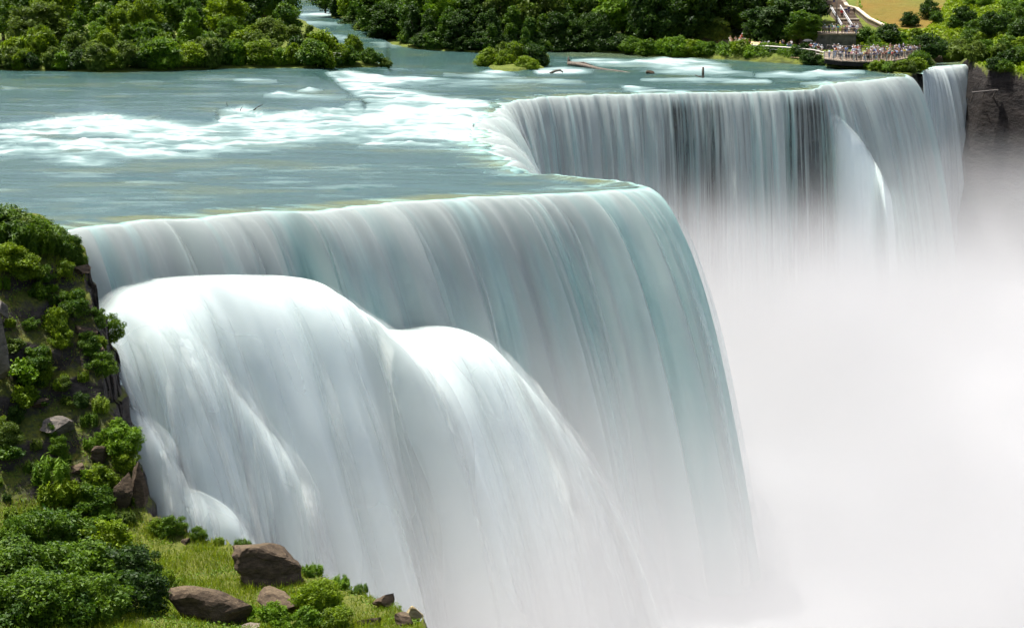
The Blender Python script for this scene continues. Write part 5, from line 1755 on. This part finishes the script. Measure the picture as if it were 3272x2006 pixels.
def person_meshes(pose):
    """standing figure 1.72 m tall, facing -Y"""
    hands = {'down': [((.24, -.02, 1.12), (.26, -.08, .86), (.26, -.10, .76))] * 2,
             'lean': [((.25, -.10, 1.16), (.20, -.38, 1.08), (.17, -.47, 1.09))] * 2,
             'camera': [((.27, -.14, 1.22), (.12, -.30, 1.50), (.08, -.31, 1.58))] * 2,
             'point': [((.24, -.02, 1.12), (.26, -.08, .86), (.26, -.10, .76)), ((.30, -.22, 1.36), (.34, -.48, 1.40), (.35, -.58, 1.41))]}[pose]
    step = {'down': (.06, -.05), 'lean': (.10, .02), 'camera': (.02, .02), 'point': (.12, -.10)}[pose]
    v = [(0, 0, .93), (0, .01, 1.12), (0, .01, 1.32), (0, .0, 1.43), (0, -.01, 1.50), (0, -.02, 1.58), (0, -.02, 1.68)]
    rd = [(.155, .11), (.14, .10), (.165, .105), (.10, .075), (.058, .058), (.088, .10), (.062, .075)]
    e = [(0, 1), (1, 2), (2, 3), (3, 4), (4, 5), (5, 6)]
    for sgn, hd in ((1, hands[0]), (-1, hands[1])):
        b_ = len(v)
        v += [(.19 * sgn, .0, 1.39)] + [(x_ * sgn, y_, z_) for x_, y_, z_ in hd]
        rd += [.062, .046, .036, .038]
        e += [(2, b_), (b_, b_ + 1), (b_ + 1, b_ + 2), (b_ + 2, b_ + 3)]
    for sgn, st in ((1, step[0]), (-1, step[1])):
        b_ = len(v)
        v += [(.095 * sgn, 0, .84), (.105 * sgn, -.03 - st * .3, .48), (.11 * sgn, .01 - st, .09), (.115 * sgn, -.13 - st, .035)]
        rd += [.092, .062, .044, .036]
        e += [(0, b_), (b_, b_ + 1), (b_ + 1, b_ + 2), (b_ + 2, b_ + 3)]
    body = skin_mesh('person', v, e, rd, 0)
    g = 1.16
    ks = [0, 1, 2, 3, 7, 8, 11, 12]
    mp = {k_: i for i, k_ in enumerate(ks)}
    es = [(mp[a_], mp[b_]) for a_, b_ in e if a_ in mp and b_ in mp]
    grow = lambda r_, q: (r_[0] * q, r_[1] * q) if hasattr(r_, '__len__') else r_ * q
    shirt = skin_mesh('shirt', [v[k_] for k_ in ks], es, [grow(rd[k_], g if k_ not in (8, 12) else 1.35) for k_ in ks], 0)
    kt = [0, 15, 16, 17, 19, 20, 21]
    mp = {k_: i for i, k_ in enumerate(kt)}
    et = [(mp[a_], mp[b_]) for a_, b_ in e if a_ in mp and b_ in mp]
    tv = [list(v[k_]) for k_ in kt]
    trousers = skin_mesh('trousers', tv, et, [grow(rd[k_], 1.12 if k_ == 0 else 1.22) for k_ in kt], 0)
    ts_ = [list(v[k_]) for k_ in kt]
    for i in (3, 6):
        ts_[i] = [(tv[i - 1][j] * .8 + tv[i][j] * .2) for j in range(3)]
    shorts = skin_mesh('shorts', ts_, et, [grow(rd[k_], 1.12 if k_ == 0 else 1.3) for k_ in kt], 0)
    bm = bmesh.new()
    bmesh.ops.create_uvsphere(bm, u_segments=12, v_segments=8, radius=1.0)
    for w_ in bm.verts:
        x_, y_, z_ = w_.co
        if z_ < 0 and y_ < 0.15:
            z_ *= 0.15
        w_.co = (x_ * .098, -.01 + y_ * .112, 1.65 + z_ * .095 - (0.05 if y_ > 0.3 and z_ < 0 else 0))
    hair = bpy.data.meshes.new('hair')
    bm.to_mesh(hair)
    bm.free()
    bm = bmesh.new()
    bmesh.ops.create_uvsphere(bm, u_segments=8, v_segments=6, radius=1.0)
    for w_ in bm.verts:
        x_, y_, z_ = w_.co
        w_.co = (x_ * .022, -.125 + y_ * .03, 1.60 + z_ * .03)
    bm2me = bpy.data.meshes.new('nose')
    bm.to_mesh(bm2me)
    bm.free()
    return body, shirt, trousers, shorts, hair, bm2me


POSES = {k_: person_meshes(k_) for k_ in ('down', 'lean', 'camera', 'point')}


def flat_mat(name, c):
    m, nt, out = new_mat(name)
    p_ = N(nt, 'BsdfPrincipled', Roughness=0.85)
    g_ = N(nt, 'NewGeometry')
    f_ = noise_n(nt, g_.outputs['Position'], 25.0, 2.0, 0.5)
    L(nt, ramp(nt, f_, [(0.3, tuple(x_ * .85 for x_ in c)), (0.7, tuple(min(1, x_ * 1.1) for x_ in c))]), p_.inputs['Base Color'])
    L(nt, p_.outputs[0], out.inputs['Surface'])
    return m


CLOTH = {'white': (.80, .80, .80), 'red': (.45, .03, .03), 'maroon': (.16, .025, .03), 'dark blue': (.03, .045, .14), 'light blue': (.32, .45, .70), 'black': (.02, .02, .022), 'grey': (.30, .30, .31), 'orange': (.65, .18, .03),
         'teal': (.06, .28, .30), 'green': (.12, .42, .22), 'yellow': (.65, .50, .08), 'pink': (.65, .30, .33), 'khaki': (.36, .29, .18), 'brown': (.13, .08, .05)}
CM = {k_: flat_mat('cloth_' + k_.replace(' ', '_'), c_) for k_, c_ in CLOTH.items()}
SKIN = [flat_mat('skin_tone_a', (.52, .33, .23)), flat_mat('skin_tone_b', (.36, .21, .13)), flat_mat('skin_tone_c', (.16, .085, .05))]
HAIR = [('brown', CM['brown']), ('black', CM['black']), ('fair', CM['khaki']), ('white-capped', CM['white'])]
vr = random.Random(5)


def person(x_, y_, z_, rz, shirt, legs, pose, label, group, h=None):
    body, sh, tr, so, ha, no = POSES[pose]
    s_ = (h or vr.uniform(1.58, 1.84)) / 1.74
    root = obj('person', body, SKIN[vr.choices((0, 1, 2), (6, 3, 1))[0]], None, (x_, y_, z_))
    root.rotation_euler = (0, 0, rz)
    root.scale = (s_ * 1.08, s_ * 1.08, s_)
    tag(root, label, 'person', group)
    obj('shirt', sh, CM[shirt], root)
    if legs[1]:
        obj('shorts', so, CM[legs[0]], root)
    else:
        obj('trousers', tr, CM[legs[0]], root)
    obj('hair', ha, vr.choice(HAIR)[1], root)
    obj('nose', no, root.material_slots[0].material, root)
    return root


SH = ['white'] * 9 + ['maroon'] * 4 + ['red'] * 2 + ['light blue'] * 4 + ['dark blue'] * 3 + ['grey'] * 3 + ['black'] * 2 + ['orange', 'teal', 'yellow', 'pink', 'pink', 'khaki']
LG = [('dark blue', False), ('black', False), ('khaki', True), ('grey', True), ('white', True), ('dark blue', True), ('khaki', False), ('light blue', False)]


def crowd(spots, zf, where, group, poses):
    spots = sorted(spots)
    for i, (px_, Yd) in enumerate(spots):
        X_ = (px_ - CX) / F * Yd * 1.0
        # keep the apparent column: distance along the view axis is close to Yd here
        f_ = Yd * CP + (CAMZ - 2) * SP
        X_ = (px_ - CX) / F * f_
        sc, lg = vr.choice(SH), vr.choice(LG)
        person(X_, Yd, zf(X_, Yd), vr.uniform(-1.3, 1.3), sc, lg, vr.choice(poses), f"visitor in {sc} top, {lg[0]} {'shorts' if lg[1] else 'trousers'} {where}, {nth(i)} from left", group)


# crowd on the overlook: a dense front rank at the railing and looser people behind
fr = []
dfx = np.array([pix(*p_)[0] for p_ in deck_front])
dfy = np.array([p_[1] for p_ in deck_front])
x_ = 2650.0
while x_ < 2948:
    fr.append((x_, float(np.interp(x_, dfx, dfy)) + vr.uniform(0.55, 0.9)))
    x_ += vr.uniform(10, 19) if x_ < 2700 else vr.uniform(6.5, 10.5)
crowd(fr, deck_z, 'at overlook railing', 'visitors at the overlook railing', ['lean', 'down', 'camera', 'point'])
bk = []
for _ in range(56):
    x_ = vr.uniform(2660, 2945)
    y0_ = float(np.interp(x_, dfx, dfy))
    bk.append((x_, y0_ + vr.uniform(2.5, 12)))
crowd(bk, deck_z, 'behind the railing crowd', 'visitors behind the overlook railing', ['down', 'camera', 'point'])


def yon(px_, py_):
    return float(hit(far_h, px_, py_, 330, 470)[1])


g1 = [(vr.uniform(2272, 2400), vr.uniform(147, 156)) for _ in range(15)]
crowd([(a_, yon(a_, b_)) for a_, b_ in g1], path_z, 'on shady path', 'visitors on the left part of the path', ['down', 'camera', 'point'])
g2 = [(vr.uniform(2428, 2536), vr.uniform(160, 168)) for _ in range(14)]
crowd([(a_, yon(a_, b_)) for a_, b_ in g2], path_z, 'mid path', 'visitors on the middle part of the path', ['down', 'camera', 'point'])
g3 = [(vr.uniform(2552, 2640), vr.uniform(168, 178)) for _ in range(9)]
crowd([(a_, yon(a_, b_)) for a_, b_ in g3], path_z, 'near the overlook entrance', 'visitors near the overlook entrance', ['down', 'point'])
g4 = [(x__, 379.0 + vr.uniform(0, 6)) for x__ in (2618, 2628, 2634, 2640, 2648, 2657, 2664, 2676, 2688, 2699, 2704, 2712, 2718, 2722, 2728, 2733, 2738)]
crowd(g4, lambda X_, Y_: TZ, 'on the upper terrace', 'visitors on the upper terrace', ['down', 'lean', 'point'])
q = hit(far_h, 2371, 147, 330, 470)
person(q[0], q[1], path_z(q[0], q[1]) + 0.35, 0.2, 'red', ('white', True), 'camera', 'visitor in bright red shirt and white shorts standing above the seated group', None, 1.95)
for i, (f_, o_, sc, lg) in enumerate([(.40, .9, 'red', ('black', False)), (.47, -.2, 'dark blue', ('black', False)), (.52, -.9, 'dark blue', ('dark blue', False)), (.84, .8, 'light blue', ('dark blue', True)), (.93, .2, 'white', ('grey', True))]):
    b_ = sb + dirv * f_ + sdn * o_
    k_ = min(NST - 1, int(f_ * NST))
    person(b_[0], b_[1], sb[2] + rise * (k_ + 1), vr.uniform(-1, 1), sc, lg, 'down', f"visitor in {sc} top on the staircase, {nth(i)} from the bottom", 'visitors on the staircase')
# open umbrella beside the path
q = hit(far_h, 2580, 166, 330, 470)
zq = path_z(q[0], q[1])
root = empty('umbrella', (q[0], q[1], zq), 0, 'open black umbrella shading people at the path end', 'umbrella')
mb = MB()
ring = []
n = 10
for j, (rr, zz_) in enumerate([(0.05, 2.15), (0.6, 2.02), (1.0, 1.78)]):
    for k_ in range(n):
        a_ = 2 * math.pi * k_ / n
        mb.v.append(np.array([rr * math.cos(a_), rr * math.sin(a_), zz_ - (0.05 if k_ % 2 and j == 2 else 0)]))
for j in range(2):
    for k_ in range(n):
        mb.f.append((j * n + k_, j * n + (k_ + 1) % n, (j + 1) * n + (k_ + 1) % n, (j + 1) * n + k_))
obj('canopy', mb.mesh('canopy'), CM['black'], root)
obj('shaft', MB().tube([(0, 0, 0.9), (0, 0, 2.2)], 0.02, 6).mesh('shaft'), M['steel'], root)
